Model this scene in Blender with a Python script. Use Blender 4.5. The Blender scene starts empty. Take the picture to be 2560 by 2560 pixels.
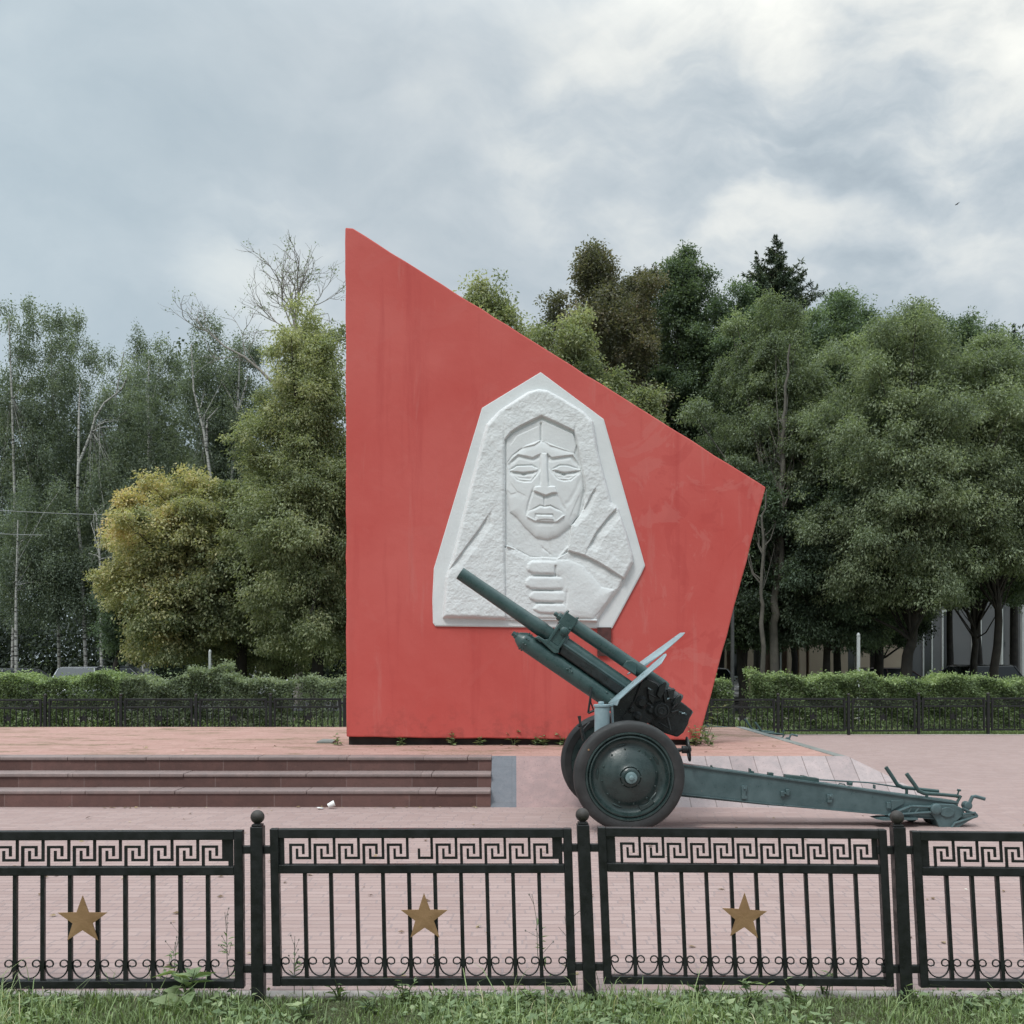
import bpy, math, random
import numpy as np
from mathutils import Vector, Matrix

# ------------------------------------------------------------------ camera, sky, sun, exposure
scene = bpy.context.scene
COL = scene.collection
F = 2560.0            # focal length in photo pixels
HZ = 1652.0           # horizon row of the photo
CH = 1.8              # camera height
cam_d = bpy.data.cameras.new('camera')
cam = bpy.data.objects.new('camera', cam_d)
COL.objects.link(cam)
cam.location = (0, 0, CH)
cam.rotation_euler = (math.radians(90), 0, 0)
cam_d.sensor_width = 36.0
cam_d.lens = 36.0
cam_d.shift_y = (HZ - 1280.0) / 2560.0
cam_d.clip_start = 0.1
cam_d.clip_end = 3000
scene.camera = cam
scene.view_settings.view_transform = 'Standard'
scene.view_settings.look = 'None'
scene.view_settings.gamma = 1
scene.view_settings.exposure = 0.38
SKYK = 0.83          # cloud brightness that goes with that exposure

SUN_DIR = Vector((-0.42, -0.62, 1.05)).normalized()
sun_d = bpy.data.lights.new('sun', 'SUN')
sun_d.energy = 1.5
sun_d.angle = math.radians(16)
sun_d.color = (1.0, 0.965, 0.92)
sun = bpy.data.objects.new('sun', sun_d)
COL.objects.link(sun)
sun.rotation_euler = (-SUN_DIR).to_track_quat('-Z', 'Y').to_euler()
sun.location = (-20, -20, 40)

world = bpy.data.worlds.new('World')
scene.world = world
world.use_nodes = True


class NT:
    """Small node-tree writer."""
    def __init__(self, tree):
        self.t = tree
        tree.nodes.clear()

    def n(self, kind, **kw):
        nd = self.t.nodes.new(kind)
        ins = kw.pop('ins', {})
        for k, v in kw.items():
            setattr(nd, k, v)
        for k, v in ins.items():
            self.set(nd.inputs[k], v)
        return nd

    def set(self, sock, v):
        if isinstance(v, bpy.types.NodeSocket):
            self.t.links.new(v, sock)
        elif isinstance(v, bpy.types.Node):
            self.t.links.new(v.outputs[0], sock)
        else:
            if sock.type == 'RGBA' and hasattr(v, '__len__') and len(v) == 3:
                v = (*v, 1)
            sock.default_value = v

    def math(self, op, a, b=0.0, c=0.0, clamp=False):
        nd = self.n('ShaderNodeMath', operation=op, use_clamp=clamp)
        self.set(nd.inputs[0], a)
        self.set(nd.inputs[1], b)
        self.set(nd.inputs[2], c)
        return nd.outputs[0]

    def vmath(self, op, a, b=(0, 0, 0)):
        nd = self.n('ShaderNodeVectorMath', operation=op)
        self.set(nd.inputs[0], a)
        self.set(nd.inputs[1], b)
        return nd.outputs['Value'] if op == 'DOT_PRODUCT' else nd.outputs[0]

    def mix(self, fac, a, b, blend='MIX'):
        nd = self.n('ShaderNodeMixRGB', blend_type=blend)
        self.set(nd.inputs[0], fac)
        self.set(nd.inputs[1], a)
        self.set(nd.inputs[2], b)
        return nd.outputs[0]

    def ramp(self, fac, stops, interp='LINEAR'):
        nd = self.n('ShaderNodeValToRGB')
        nd.color_ramp.interpolation = interp
        el = nd.color_ramp.elements
        while len(el) < len(stops):
            el.new(0.5)
        for e, (p, c) in zip(el, stops):
            e.position = p
            e.color = (c, c, c, 1) if not hasattr(c, '__len__') else (*c[:3], 1)
        self.set(nd.inputs[0], fac)
        return nd.outputs[0]

    def smooth(self, v, a, b, lo=0.0, hi=1.0):
        nd = self.n('ShaderNodeMapRange', interpolation_type='SMOOTHSTEP')
        for i, x in enumerate((v, a, b, lo, hi)):
            self.set(nd.inputs[i], x)
        return nd.outputs[0]

    def noise(self, vec, scale, detail=4.0, rough=0.5, dist=0.0):
        nd = self.n('ShaderNodeTexNoise')
        self.set(nd.inputs['Vector'], vec)
        nd.inputs['Scale'].default_value = scale
        nd.inputs['Detail'].default_value = detail
        nd.inputs['Roughness'].default_value = rough
        nd.inputs['Distortion'].default_value = dist
        return nd.outputs[0]

    def mapping(self, vec, loc=(0, 0, 0), rot=(0, 0, 0), scale=(1, 1, 1)):
        nd = self.n('ShaderNodeMapping')
        self.set(nd.inputs[0], vec)
        nd.inputs[1].default_value = loc
        nd.inputs[2].default_value = rot
        nd.inputs[3].default_value = scale
        return nd.outputs[0]


def build_sky():
    k = NT(world.node_tree)
    out = k.n('ShaderNodeOutputWorld')
    bg = k.n('ShaderNodeBackground')
    bg.inputs['Strength'].default_value = 0.1
    k.t.links.new(bg.outputs[0], out.inputs[0])
    sky = k.n('ShaderNodeTexSky', sky_type='NISHITA')
    sky.sun_disc = False
    sky.sun_elevation = math.asin(SUN_DIR.z)
    sky.sun_rotation = math.atan2(SUN_DIR.x, SUN_DIR.y)
    sky.dust_density = 3.0
    tc = k.n('ShaderNodeTexCoord')
    d = k.vmath('NORMALIZE', tc.outputs['Generated'])
    sep = k.n('ShaderNodeSeparateXYZ', ins={0: d})
    x, y, z = sep.outputs[0], sep.outputs[1], sep.outputs[2]
    zz = k.math('ADD', k.math('MAXIMUM', z, 0.0), 0.48)
    comb = k.n('ShaderNodeCombineXYZ')
    k.set(comb.inputs[0], k.math('DIVIDE', x, zz))
    k.set(comb.inputs[1], k.math('DIVIDE', y, zz))
    k.set(comb.inputs[2], k.math('MULTIPLY', z, 0.6))
    pv = comb.outputs[0]
    # domain warp, so the cloud edges curl
    wn = k.n('ShaderNodeTexNoise')
    k.set(wn.inputs['Vector'], pv)
    wn.inputs['Scale'].default_value = 1.8
    wn.inputs['Detail'].default_value = 4.0
    wv = k.vmath('SCALE', k.vmath('SUBTRACT', wn.outputs['Color'], (0.5, 0.5, 0.5)))
    wv.node.inputs['Scale'].default_value = 0.5
    pw = k.vmath('ADD', pv, wv)
    big = k.noise(k.mapping(pw, loc=(3.1, 1.7, 0.4), rot=(0, 0, math.radians(28)), scale=(0.8, 1.3, 1)), 1.25, 4.0, 0.45, 0.2)
    wd = k.n('ShaderNodeTexNoise')
    k.set(wd.inputs['Vector'], d)
    wd.inputs['Scale'].default_value = 5.0
    wd.inputs['Detail'].default_value = 5.0
    dv = k.vmath('SCALE', k.vmath('SUBTRACT', wd.outputs['Color'], (0.5, 0.5, 0.5)))
    dv.node.inputs['Scale'].default_value = 0.16
    dw = k.vmath('ADD', d, dv)
    mid = k.noise(k.mapping(dw, loc=(0.31, 0.2, 0.77), rot=(0, math.radians(24), 0), scale=(0.8, 1.0, 1.7)), 5.2, 9.0, 0.54, 0.15)
    fine = k.noise(k.mapping(pw, loc=(1.3, 9.1, 0.0)), 11.0, 6.0, 0.6, 0.3)
    v = k.math('ADD', k.math('MULTIPLY', big, 0.52), k.math('MULTIPLY', mid, 0.48))
    v = k.math('ADD', v, k.math('MULTIPLY', k.math('SUBTRACT', fine, 0.5), 0.15))
    # the deck is lumpier towards the right of the view, smoother on the left
    lump = k.smooth(x, -0.3, 0.2, 0.65, 1.55)
    v = k.math('ADD', k.math('MULTIPLY', k.math('SUBTRACT', v, 0.5), lump), 0.5)
    # thin bright part of the cloud deck, up on the right where the sun sits behind it

    def lobe(px, py, a, b):
        u = Vector((px - 1280, F, HZ - py)).normalized()
        return k.smooth(k.vmath('DOT_PRODUCT', d, tuple(u)), math.cos(math.radians(a)), math.cos(math.radians(b)))
    glow = k.math('MAXIMUM', k.math('MULTIPLY', lobe(2200, 120, 16, 1), 1.0), k.math('MULTIPLY', lobe(1780, 380, 10, 1), 0.6))
    glow = k.math('MAXIMUM', glow, k.math('MULTIPLY', lobe(1450, 420, 6, 1), 0.55))
    glow = k.math('MAXIMUM', glow, k.math('MULTIPLY', lobe(660, 640, 5.5, 0.5), 0.55))
    v = k.math('ADD', v, k.math('MULTIPLY', glow, k.smooth(mid, 0.36, 0.62, 0.04, 0.24)))
    v = k.math('SUBTRACT', v, k.math('MULTIPLY', lobe(420, 500, 34, 6), 0.06))
    v = k.math('SUBTRACT', v, k.math('MULTIPLY', lobe(2020, 560, 9, 2), 0.085))
    c = k.ramp(v, [(0.28, (0.370, 0.435, 0.490)), (0.41, (0.455, 0.525, 0.575)), (0.51, (0.545, 0.605, 0.645)),
                   (0.60, (0.650, 0.695, 0.710)), (0.70, (0.770, 0.795, 0.780)), (0.88, (0.96, 0.965, 0.91))], 'LINEAR')
    c = k.mix(k.smooth(x, -0.05, -0.45), c, k.mix(1.0, c, (0.95, 1.0, 1.02), 'MULTIPLY'))
    c = k.mix(1.0, c, (SKYK, SKYK, SKYK), 'MULTIPLY')
    # an overcast sky grows brighter towards the zenith
    zen = k.smooth(z, 0.50, 0.92, 1.0, 3.7)
    c = k.mix(1.0, c, k.n('ShaderNodeCombineColor', ins={0: zen, 1: zen, 2: zen}).outputs[0], 'MULTIPLY')
    c10 = k.mix(1.0, c, (10, 10, 10), 'MULTIPLY')
    fin = k.mix(0.95, sky.outputs[0], c10)
    k.set(bg.inputs['Color'], fin)


build_sky()

# ------------------------------------------------------------------ helpers
W = {}                # world origin of every parent


def P(px, py, Y):
    """photo pixel at depth Y -> point in the world"""
    return np.array([(px - 1280.0) * Y / F, Y, CH - (py - HZ) * Y / F])


def G(px, py):
    Y = CH * F / (py - HZ)
    return P(px, py, Y)


def tag(o, label=None, cat=None, group=None, kind=None):
    if label:
        o['label'] = label
    if cat:
        o['category'] = cat
    if group:
        o['group'] = group
    if kind:
        o['kind'] = kind
    return o


def thing(name, loc, label, cat, group=None, rz=0.0):
    o = bpy.data.objects.new(name, None)
    COL.objects.link(o)
    o.location = loc
    o.rotation_euler = (0, 0, rz)
    o.empty_display_size = 0.2
    W[o.name] = np.array(loc, float)
    return tag(o, label, cat, group)


class MB:
    def __init__(self):
        self.v = []
        self.f = []
        self.cuts = []

    def add(self, vs, fs):
        b = len(self.v)
        self.cuts.append((b, len(self.f)))
        self.v.extend([tuple(map(float, p)) for p in vs])
        self.f.extend([tuple(i + b for i in f) for f in fs])
        return self

    def box(self, x0, x1, y0, y1, z0, z1):
        return self.add([(x0, y0, z0), (x1, y0, z0), (x1, y1, z0), (x0, y1, z0), (x0, y0, z1), (x1, y0, z1), (x1, y1, z1), (x0, y1, z1)],
                        [(0, 3, 2, 1), (4, 5, 6, 7), (0, 1, 5, 4), (1, 2, 6, 5), (2, 3, 7, 6), (3, 0, 4, 7)])

    def obox(self, c, ax, ay, az):
        """box about centre c with half-axis vectors"""
        c, ax, ay, az = map(lambda q: np.array(q, float), (c, ax, ay, az))
        vs = [c + sx * ax + sy * ay + sz * az for sz in (-1, 1) for sx, sy in ((-1, -1), (1, -1), (1, 1), (-1, 1))]
        return self.add(vs, [(0, 3, 2, 1), (4, 5, 6, 7), (0, 1, 5, 4), (1, 2, 6, 5), (2, 3, 7, 6), (3, 0, 4, 7)])

    def prism(self, pts_a, pts_b):
        """two matching closed loops of 3-D points, capped"""
        n = len(pts_a)
        fs = [tuple(range(n))[::-1], tuple(range(n, 2 * n))]
        fs += [(i, (i + 1) % n, n + (i + 1) % n, n + i) for i in range(n)]
        return self.add(list(pts_a) + list(pts_b), fs)

    def xz(self, poly, y0, y1):
        return self.prism([(p[0], y0, p[1]) for p in poly], [(p[0], y1, p[1]) for p in poly])

    def tube(self, pts, r, n=8, cap=True):
        pts = [np.array(p, float) for p in pts]
        m = len(pts)
        rs = [r] * m if not hasattr(r, '__len__') else list(r)
        up = np.array([0.0, 0.0, 1.0])
        vs, fs = [], []
        u = None
        for i in range(m):
            t = pts[min(i + 1, m - 1)] - pts[max(i - 1, 0)]
            t = t / (np.linalg.norm(t) + 1e-9)
            if u is None:
                h = up if abs(t[2]) < 0.9 else np.array([1.0, 0, 0])
                u = np.cross(t, h)
            else:
                u = u - t * np.dot(u, t)
            u = u / (np.linalg.norm(u) + 1e-9)
            w = np.cross(t, u)
            for j in range(n):
                a = 2 * math.pi * j / n
                vs.append(pts[i] + rs[i] * (math.cos(a) * u + math.sin(a) * w))
        for i in range(m - 1):
            for j in range(n):
                fs.append((i * n + j, i * n + (j + 1) % n, (i + 1) * n + (j + 1) % n, (i + 1) * n + j))
        if cap:
            fs.append(tuple(range(n))[::-1])
            fs.append(tuple((m - 1) * n + j for j in range(n)))
        return self.add(vs, fs)

    def lathe(self, prof, o, axis, n=32, closed=False):
        """profile of (radius, distance along axis)"""
        o = np.array(o, float)
        a = np.array(axis, float)
        a /= np.linalg.norm(a)
        h = np.array([0, 0, 1.0]) if abs(a[2]) < 0.9 else np.array([1.0, 0, 0])
        u = np.cross(a, h)
        u /= np.linalg.norm(u)
        w = np.cross(a, u)
        vs, fs = [], []
        m = len(prof)
        for r, t in prof:
            for j in range(n):
                q = 2 * math.pi * j / n
                vs.append(o + a * t + max(r, 1e-4) * (math.cos(q) * u + math.sin(q) * w))
        for i in range(m if closed else m - 1):
            k = (i + 1) % m
            for j in range(n):
                fs.append((i * n + j, i * n + (j + 1) % n, k * n + (j + 1) % n, k * n + j))
        if not closed:
            fs.append(tuple(range(n))[::-1])
            fs.append(tuple((m - 1) * n + j for j in range(n)))
        return self.add(vs, fs)

    def cells(self, xs, zs, filled, y0, y1):
        """plate of filled grid cells with side walls on its edges only"""
        nx, nz = len(xs), len(zs)
        idx = {}

        def vid(i, k, s):
            key = (i, k, s)
            if key not in idx:
                idx[key] = len(self.v)
                self.v.append((xs[i], y0 if s == 0 else y1, zs[k]))
            return idx[key]

        def on(i, k):
            return 0 <= i < nx - 1 and 0 <= k < nz - 1 and filled[i][k]
        for i in range(nx - 1):
            for k in range(nz - 1):
                if not filled[i][k]:
                    continue
                a, b, c, d = (i, k), (i + 1, k), (i + 1, k + 1), (i, k + 1)
                self.f.append(tuple(vid(*q, 0) for q in (a, b, c, d)))
                self.f.append(tuple(vid(*q, 1) for q in (d, c, b, a)))
                for (p, q, ii, kk) in ((a, b, i, k - 1), (b, c, i + 1, k), (c, d, i, k + 1), (d, a, i - 1, k)):
                    if not on(ii, kk):
                        self.f.append((vid(*q, 0), vid(*p, 0), vid(*p, 1), vid(*q, 1)))
        return self

    def map(self, fn):
        self.v = [tuple(fn(np.array(p))) for p in self.v]
        return self


def obj(name, mb, mat, parent=None, local=False, smooth=None, bevel=0.0, seg=2):
    me = bpy.data.meshes.new(name)
    v = mb.v
    if parent is not None and not local:
        o3 = W[parent.name]
        v = [(p[0] - o3[0], p[1] - o3[1], p[2] - o3[2]) for p in v]
    me.from_pydata(v, [], mb.f)
    me.update()
    if smooth is not None:
        me.shade_smooth()
        me.set_sharp_from_angle(angle=math.radians(smooth))
    me.materials.append(mat)
    o = bpy.data.objects.new(name, me)
    COL.objects.link(o)
    if parent is not None:
        o.parent = parent
        W[o.name] = W[parent.name]
    else:
        W[o.name] = np.zeros(3)
    if bevel:
        m = o.modifiers.new('bevel', 'BEVEL')
        m.width = bevel
        m.segments = seg
        m.limit_method = 'ANGLE'
        m.angle_limit = math.radians(40)
        m.harden_normals = False
    return o


def npobj(name, V, Q, mat, parent=None, tint=None, smooth=False):
    """numpy quads / any equal-size faces -> object"""
    me = bpy.data.meshes.new(name)
    nv, nf, fs = len(V), len(Q), Q.shape[1]
    me.vertices.add(nv)
    me.vertices.foreach_set('co', np.ascontiguousarray(V, dtype=np.float32).ravel())
    me.loops.add(nf * fs)
    me.loops.foreach_set('vertex_index', np.ascontiguousarray(Q, dtype=np.int32).ravel())
    me.polygons.add(nf)
    me.polygons.foreach_set('loop_start', np.arange(0, nf * fs, fs, dtype=np.int32))
    me.polygons.foreach_set('loop_total', np.full(nf, fs, dtype=np.int32))
    if smooth:
        me.polygons.foreach_set('use_smooth', np.ones(nf, dtype=bool))
    me.update(calc_edges=True)
    if tint is not None:
        at = me.attributes.new('tint', 'FLOAT', 'FACE')
        at.data.foreach_set('value', np.ascontiguousarray(tint, dtype=np.float32))
    me.validate()
    me.materials.append(mat)
    o = bpy.data.objects.new(name, me)
    COL.objects.link(o)
    if parent is not None:
        o.parent = parent
        W[o.name] = W[parent.name]
    else:
        W[o.name] = np.zeros(3)
    return o


def copy_tree(o, parent=None):
    c = o.copy()
    COL.objects.link(c)
    if parent is not None:
        c.parent = parent
    for ch in list(o.children):
        copy_tree(ch, c)
    return c


# ------------------------------------------------------------------ materials
def new_mat(name):
    m = bpy.data.materials.new(name)
    m.use_nodes = True
    k = NT(m.node_tree)
    out = k.n('ShaderNodeOutputMaterial')
    bs = k.n('ShaderNodeBsdfPrincipled')
    k.t.links.new(bs.outputs[0], out.inputs[0])
    return m, k, bs, out


def coords(k, scale=(1, 1, 1)):
    tc = k.n('ShaderNodeTexCoord')
    return k.mapping(tc.outputs['Object'], scale=scale)


def bump(k, bs, h, strength=0.4, dist=0.01):
    b = k.n('ShaderNodeBump')
    b.inputs['Strength'].default_value = strength
    b.inputs['Distance'].default_value = dist
    k.set(b.inputs['Height'], h)
    k.set(bs.inputs['Normal'], b.outputs[0])


def paint(name, c1, c2, rough=0.5, scale=6.0, metal=0.0, bump_s=0.15, spec=0.5, wear=None, wear_amt=0.62):
    m, k, bs, out = new_mat(name)
    co = coords(k)
    n1 = k.noise(co, scale, 6, 0.6)
    c = k.mix(k.ramp(n1, [(0.35, 0), (0.68, 1)]), c1, c2)
    if wear:
        n2 = k.noise(co, scale * 5.0, 5, 0.7, 0.4)
        c = k.mix(k.ramp(n2, [(wear_amt, 0), (wear_amt + 0.05, 1)]), c, wear)
    k.set(bs.inputs['Base Color'], c)
    bs.inputs['Metallic'].default_value = metal
    bs.inputs['Specular IOR Level'].default_value = spec
    k.set(bs.inputs['Roughness'], k.smooth(k.noise(co, scale * 2, 4, 0.6), 0.3, 0.7, rough - 0.12, rough + 0.12))
    bump(k, bs, k.noise(co, scale * 12, 5, 0.6), bump_s, 0.004)
    return m


def leaf_mat(name, stops, trans=0.38, rough=0.55):
    m, k, bs, out = new_mat(name)
    at = k.n('ShaderNodeAttribute', attribute_name='tint')
    c = k.ramp(at.outputs['Fac'], stops)
    k.set(bs.inputs['Base Color'], c)
    bs.inputs['Roughness'].default_value = rough
    bs.inputs['Specular IOR Level'].default_value = 0.25
    tr = k.n('ShaderNodeBsdfTranslucent')
    k.set(tr.inputs['Color'], k.mix(1.0, c, (1.25, 1.3, 0.7), 'MULTIPLY'))
    mx = k.n('ShaderNodeMixShader')
    mx.inputs[0].default_value = trans
    k.t.links.new(bs.outputs[0], mx.inputs[1])
    k.t.links.new(tr.outputs[0], mx.inputs[2])
    k.t.links.new(mx.outputs[0], out.inputs[0])
    return m


def paver_mat(name, c1, c2, mortar, bw=0.2, rh=0.1, ms=0.007, dirt=(0.3, 0.26, 0.25), grass=0.0, wob=0.012, bump_s=0.5, line=(0.17, 0.125, 0.12)):
    m, k, bs, out = new_mat(name)
    tc = k.n('ShaderNodeTexCoord')
    co = tc.outputs['Object']
    wv = k.n('ShaderNodeTexNoise')
    k.set(wv.inputs['Vector'], co)
    wv.inputs['Scale'].default_value = 2.2
    off = k.vmath('SCALE', k.vmath('SUBTRACT', wv.outputs['Color'], (0.5, 0.5, 0.5)))
    off.node.inputs['Scale'].default_value = wob * 2
    # every course starts at its own offset, as hand-laid pavers do
    sp_ = k.n('ShaderNodeSeparateXYZ', ins={0: co})
    row = k.math('FLOOR', k.math('DIVIDE', sp_.outputs[1], rh))
    wn = k.n('ShaderNodeTexWhiteNoise', noise_dimensions='1D')
    k.set(wn.inputs['W'], row)
    cb_ = k.n('ShaderNodeCombineXYZ')
    k.set(cb_.inputs[0], k.math('MULTIPLY', wn.outputs['Value'], bw * 0.9))
    off = k.vmath('ADD', off, cb_.outputs[0])
    wv2 = k.n('ShaderNodeTexNoise')
    k.set(wv2.inputs['Vector'], co)
    wv2.inputs['Scale'].default_value = 14.0
    off2 = k.vmath('SCALE', k.vmath('SUBTRACT', wv2.outputs['Color'], (0.5, 0.5, 0.5)))
    off2.node.inputs['Scale'].default_value = wob * 1.6
    vec = k.vmath('ADD', k.vmath('ADD', co, off), off2)
    br = k.n('ShaderNodeTexBrick', offset=0.5, squash=1.0)
    k.set(br.inputs['Vector'], vec)
    br.inputs['Color1'].default_value = (*c1, 1)
    br.inputs['Color2'].default_value = (*c2, 1)
    br.inputs['Mortar'].default_value = (*mortar, 1)
    br.inputs['Scale'].default_value = 1.0
    br.inputs['Mortar Size'].default_value = ms
    br.inputs['Mortar Smooth'].default_value = 0.3
    br.inputs['Bias'].default_value = 0.0
    br.inputs['Brick Width'].default_value = bw
    br.inputs['Row Height'].default_value = rh
    c = br.outputs['Color']
    # the long joints between courses are the dark ones
    sy_ = k.n('ShaderNodeSeparateXYZ', ins={0: vec})
    fr_ = k.math('FRACT', k.math('DIVIDE', sy_.outputs[1], rh))
    ln_ = k.math('LESS_THAN', k.math('MINIMUM', fr_, k.math('SUBTRACT', 1.0, fr_)), ms / rh * 0.85)
    c = k.mix(k.math('MULTIPLY', ln_, 0.75), c, line)
    big = k.noise(co, 0.45, 5, 0.6, 0.6)
    c = k.mix(k.ramp(big, [(0.35, 0), (0.8, 0.45)]), c, k.mix(1.0, c, (0.80, 0.78, 0.78), 'MULTIPLY'))
    st = k.noise(k.mapping(co, scale=(1.0, 2.2, 1)), 1.7, 8, 0.7, 0.5)
    c = k.mix(k.ramp(st, [(0.60, 0), (0.74, 0.5)]), c, dirt)
    sp = k.noise(co, 60, 3, 0.7)
    c = k.mix(k.ramp(sp, [(0.35, 0.22), (0.6, 0)]), c, (0.25, 0.2, 0.2))
    sp2 = k.noise(co, 26, 4, 0.75)
    c = k.mix(k.ramp(sp2, [(0.66, 0), (0.73, 0.5)]), c, (0.62, 0.56, 0.54))
    if grass:
        gn = k.noise(k.mapping(co, scale=(0.7, 2.0, 1)), 1.1, 7, 0.65, 0.8)
        gm = k.math('MULTIPLY', k.ramp(gn, [(0.50, 0), (0.60, 1)]), k.ramp(k.noise(k.mapping(co, scale=(0.5, 1.6, 1)), 16, 5, 0.7), [(0.42, 0), (0.52, 1)]))
        c = k.mix(k.math('MULTIPLY', gm, grass), c, (0.17, 0.13, 0.075))
    k.set(bs.inputs['Base Color'], c)
    bs.inputs['Roughness'].default_value = 0.85
    bs.inputs['Specular IOR Level'].default_value = 0.25
    h = k.math('SUBTRACT', k.math('MULTIPLY', k.noise(co, 40, 4, 0.6), 0.35), br.outputs['Fac'])
    bump(k, bs, h, bump_s, 0.006)
    return m


M = {}
M['plaza'] = paver_mat('pink_grey_pavers', (0.325, 0.232, 0.211), (0.375, 0.277, 0.254), (0.29, 0.225, 0.215), dirt=(0.36, 0.29, 0.265))
M['brick'] = paver_mat('salmon_brick_pavers', (0.395, 0.23, 0.19), (0.47, 0.29, 0.245), (0.36, 0.22, 0.18), dirt=(0.36, 0.26, 0.20), grass=0.95, bump_s=0.35, line=(0.25, 0.15, 0.115))
M['iron'] = paint('black_painted_iron', (0.0075, 0.0085, 0.0085), (0.013, 0.0145, 0.0145), 0.42, 9, bump_s=0.3, spec=0.45, wear=(0.05, 0.030, 0.022), wear_amt=0.69)
M['iron_top'] = paint('weathered_iron_ball', (0.02, 0.018, 0.016), (0.045, 0.038, 0.032), 0.6, 30, bump_s=0.4)
M['gold'] = paint('tarnished_gold_paint', (0.285, 0.165, 0.080), (0.345, 0.207, 0.104), 0.55, 9, bump_s=0.25, metal=0.25, wear=(0.17, 0.10, 0.04), wear_amt=0.70)
M['gun'] = paint('dark_green_gun_paint', (0.026, 0.058, 0.056), (0.046, 0.086, 0.082), 0.36, 7, bump_s=0.45, wear=(0.11, 0.13, 0.12), wear_amt=0.665)
M['gun_light'] = paint('pale_grey_green_paint', (0.205, 0.285, 0.31), (0.27, 0.36, 0.382), 0.45, 8, bump_s=0.3, wear=(0.14, 0.19, 0.20), wear_amt=0.66)
M['gun_trail'] = paint('grey_green_trail_paint', (0.046, 0.082, 0.086), (0.080, 0.125, 0.130), 0.38, 5, bump_s=0.45, wear=(0.16, 0.15, 0.13), wear_amt=0.66)
M['gun_black'] = paint('oily_black_steel', (0.006, 0.008, 0.008), (0.016, 0.02, 0.02), 0.36, 14, bump_s=0.4, spec=0.5, wear=(0.05, 0.055, 0.055), wear_amt=0.66)
M['hub_paint'] = paint('worn_hub_paint', (0.11, 0.17, 0.175), (0.17, 0.245, 0.25), 0.4, 14, bump_s=0.3)
M['tyre'] = paint('old_rubber', (0.021, 0.0225, 0.0225), (0.041, 0.042, 0.042), 0.6, 5, bump_s=0.4, spec=0.35)
M['rim'] = paint('green_black_wheel_paint', (0.016, 0.030, 0.029), (0.034, 0.056, 0.053), 0.34, 5, bump_s=0.45, wear=(0.10, 0.11, 0.10), wear_amt=0.66)
M['rust'] = paint('rust_brown_stone', (0.045, 0.014, 0.012), (0.10, 0.035, 0.03), 0.7, 14, bump_s=0.6)
M['dark_base'] = paint('dark_concrete', (0.018, 0.016, 0.015), (0.05, 0.045, 0.04), 0.9, 6, bump_s=0.8)


def red_mat():
    m, k, bs, out = new_mat('red_masonry_paint')
    co = coords(k)
    base_n = k.noise(co, 0.55, 5, 0.55, 0.4)
    c = k.mix(k.ramp(base_n, [(0.32, 0), (0.66, 1)]), (0.475, 0.074, 0.062), (0.52, 0.106, 0.091))
    # repainted patches, drips and scuffs
    dr = k.noise(k.mapping(co, scale=(2.4, 1, 0.14)), 1.5, 6, 0.62, 0.2)
    c = k.mix(k.ramp(dr, [(0.56, 0), (0.72, 0.45)]), c, (0.38, 0.046, 0.042))
    dr2 = k.noise(k.mapping(co, loc=(4, 0, 2), scale=(3.4, 1, 0.35)), 1.1, 7, 0.68, 0.4)
    c = k.mix(k.ramp(dr2, [(0.60, 0), (0.67, 0.32)]), c, (0.50, 0.16, 0.14))
    # the right-hand side has been patched and touched up more often
    right = k.smooth(k.n('ShaderNodeSeparateXYZ', ins={0: co}).outputs[0], 0.8, 2.2, 0.25, 1.0)
    pt = k.noise(k.mapping(co, loc=(9, 0, 3)), 1.5, 7, 0.62, 1.1)
    c = k.mix(k.math('MULTIPLY', right, k.ramp(pt, [(0.55, 0), (0.60, 0.32)])), c, (0.40, 0.052, 0.046))
    pt2 = k.noise(k.mapping(co, loc=(2, 0, 8)), 1.1, 6, 0.6, 1.4)
    c = k.mix(k.math('MULTIPLY', right, k.ramp(pt2, [(0.56, 0), (0.585, 0.30)])), c, (0.52, 0.165, 0.145))
    lowd = k.smooth(k.n('ShaderNodeSeparateXYZ', ins={0: co}).outputs[2], 0.75, 0.1)
    c = k.mix(k.math('MULTIPLY', lowd, k.ramp(k.noise(co, 4.5, 7, 0.72), [(0.48, 0), (0.64, 0.5)])), c, (0.24, 0.055, 0.046))
    sp = k.noise(co, 9.0, 8, 0.75)
    c = k.mix(k.ramp(sp, [(0.70, 0), (0.76, 0.5)]), c, (0.36, 0.05, 0.045))
    k.set(bs.inputs['Base Color'], c)
    bs.inputs['Roughness'].default_value = 0.72
    bs.inputs['Specular IOR Level'].default_value = 0.3
    h = k.math('ADD', k.math('MULTIPLY', k.noise(co, 9, 6, 0.6), 0.8), k.math('MULTIPLY', k.noise(co, 70, 3, 0.6), 0.25))
    bump(k, bs, h, 0.35, 0.012)
    return m


def white_mat():
    m, k, bs, out = new_mat('white_plaster')
    co = coords(k)
    n = k.noise(co, 2.2, 6, 0.6, 0.3)
    c = k.mix(k.ramp(n, [(0.3, 0), (0.75, 1)]), (0.665, 0.685, 0.685), (0.585, 0.605, 0.607))
    n2 = k.noise(k.mapping(co, scale=(2.5, 1, 0.4)), 3.0, 6, 0.7)
    c = k.mix(k.ramp(n2, [(0.62, 0), (0.76, 0.35)]), c, (0.50, 0.48, 0.45))
    k.set(bs.inputs['Base Color'], c)
    bs.inputs['Roughness'].default_value = 0.7
    bs.inputs['Specular IOR Level'].default_value = 0.3
    bump(k, bs, k.noise(co, 28, 6, 0.65), 0.35, 0.01)
    return m


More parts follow.
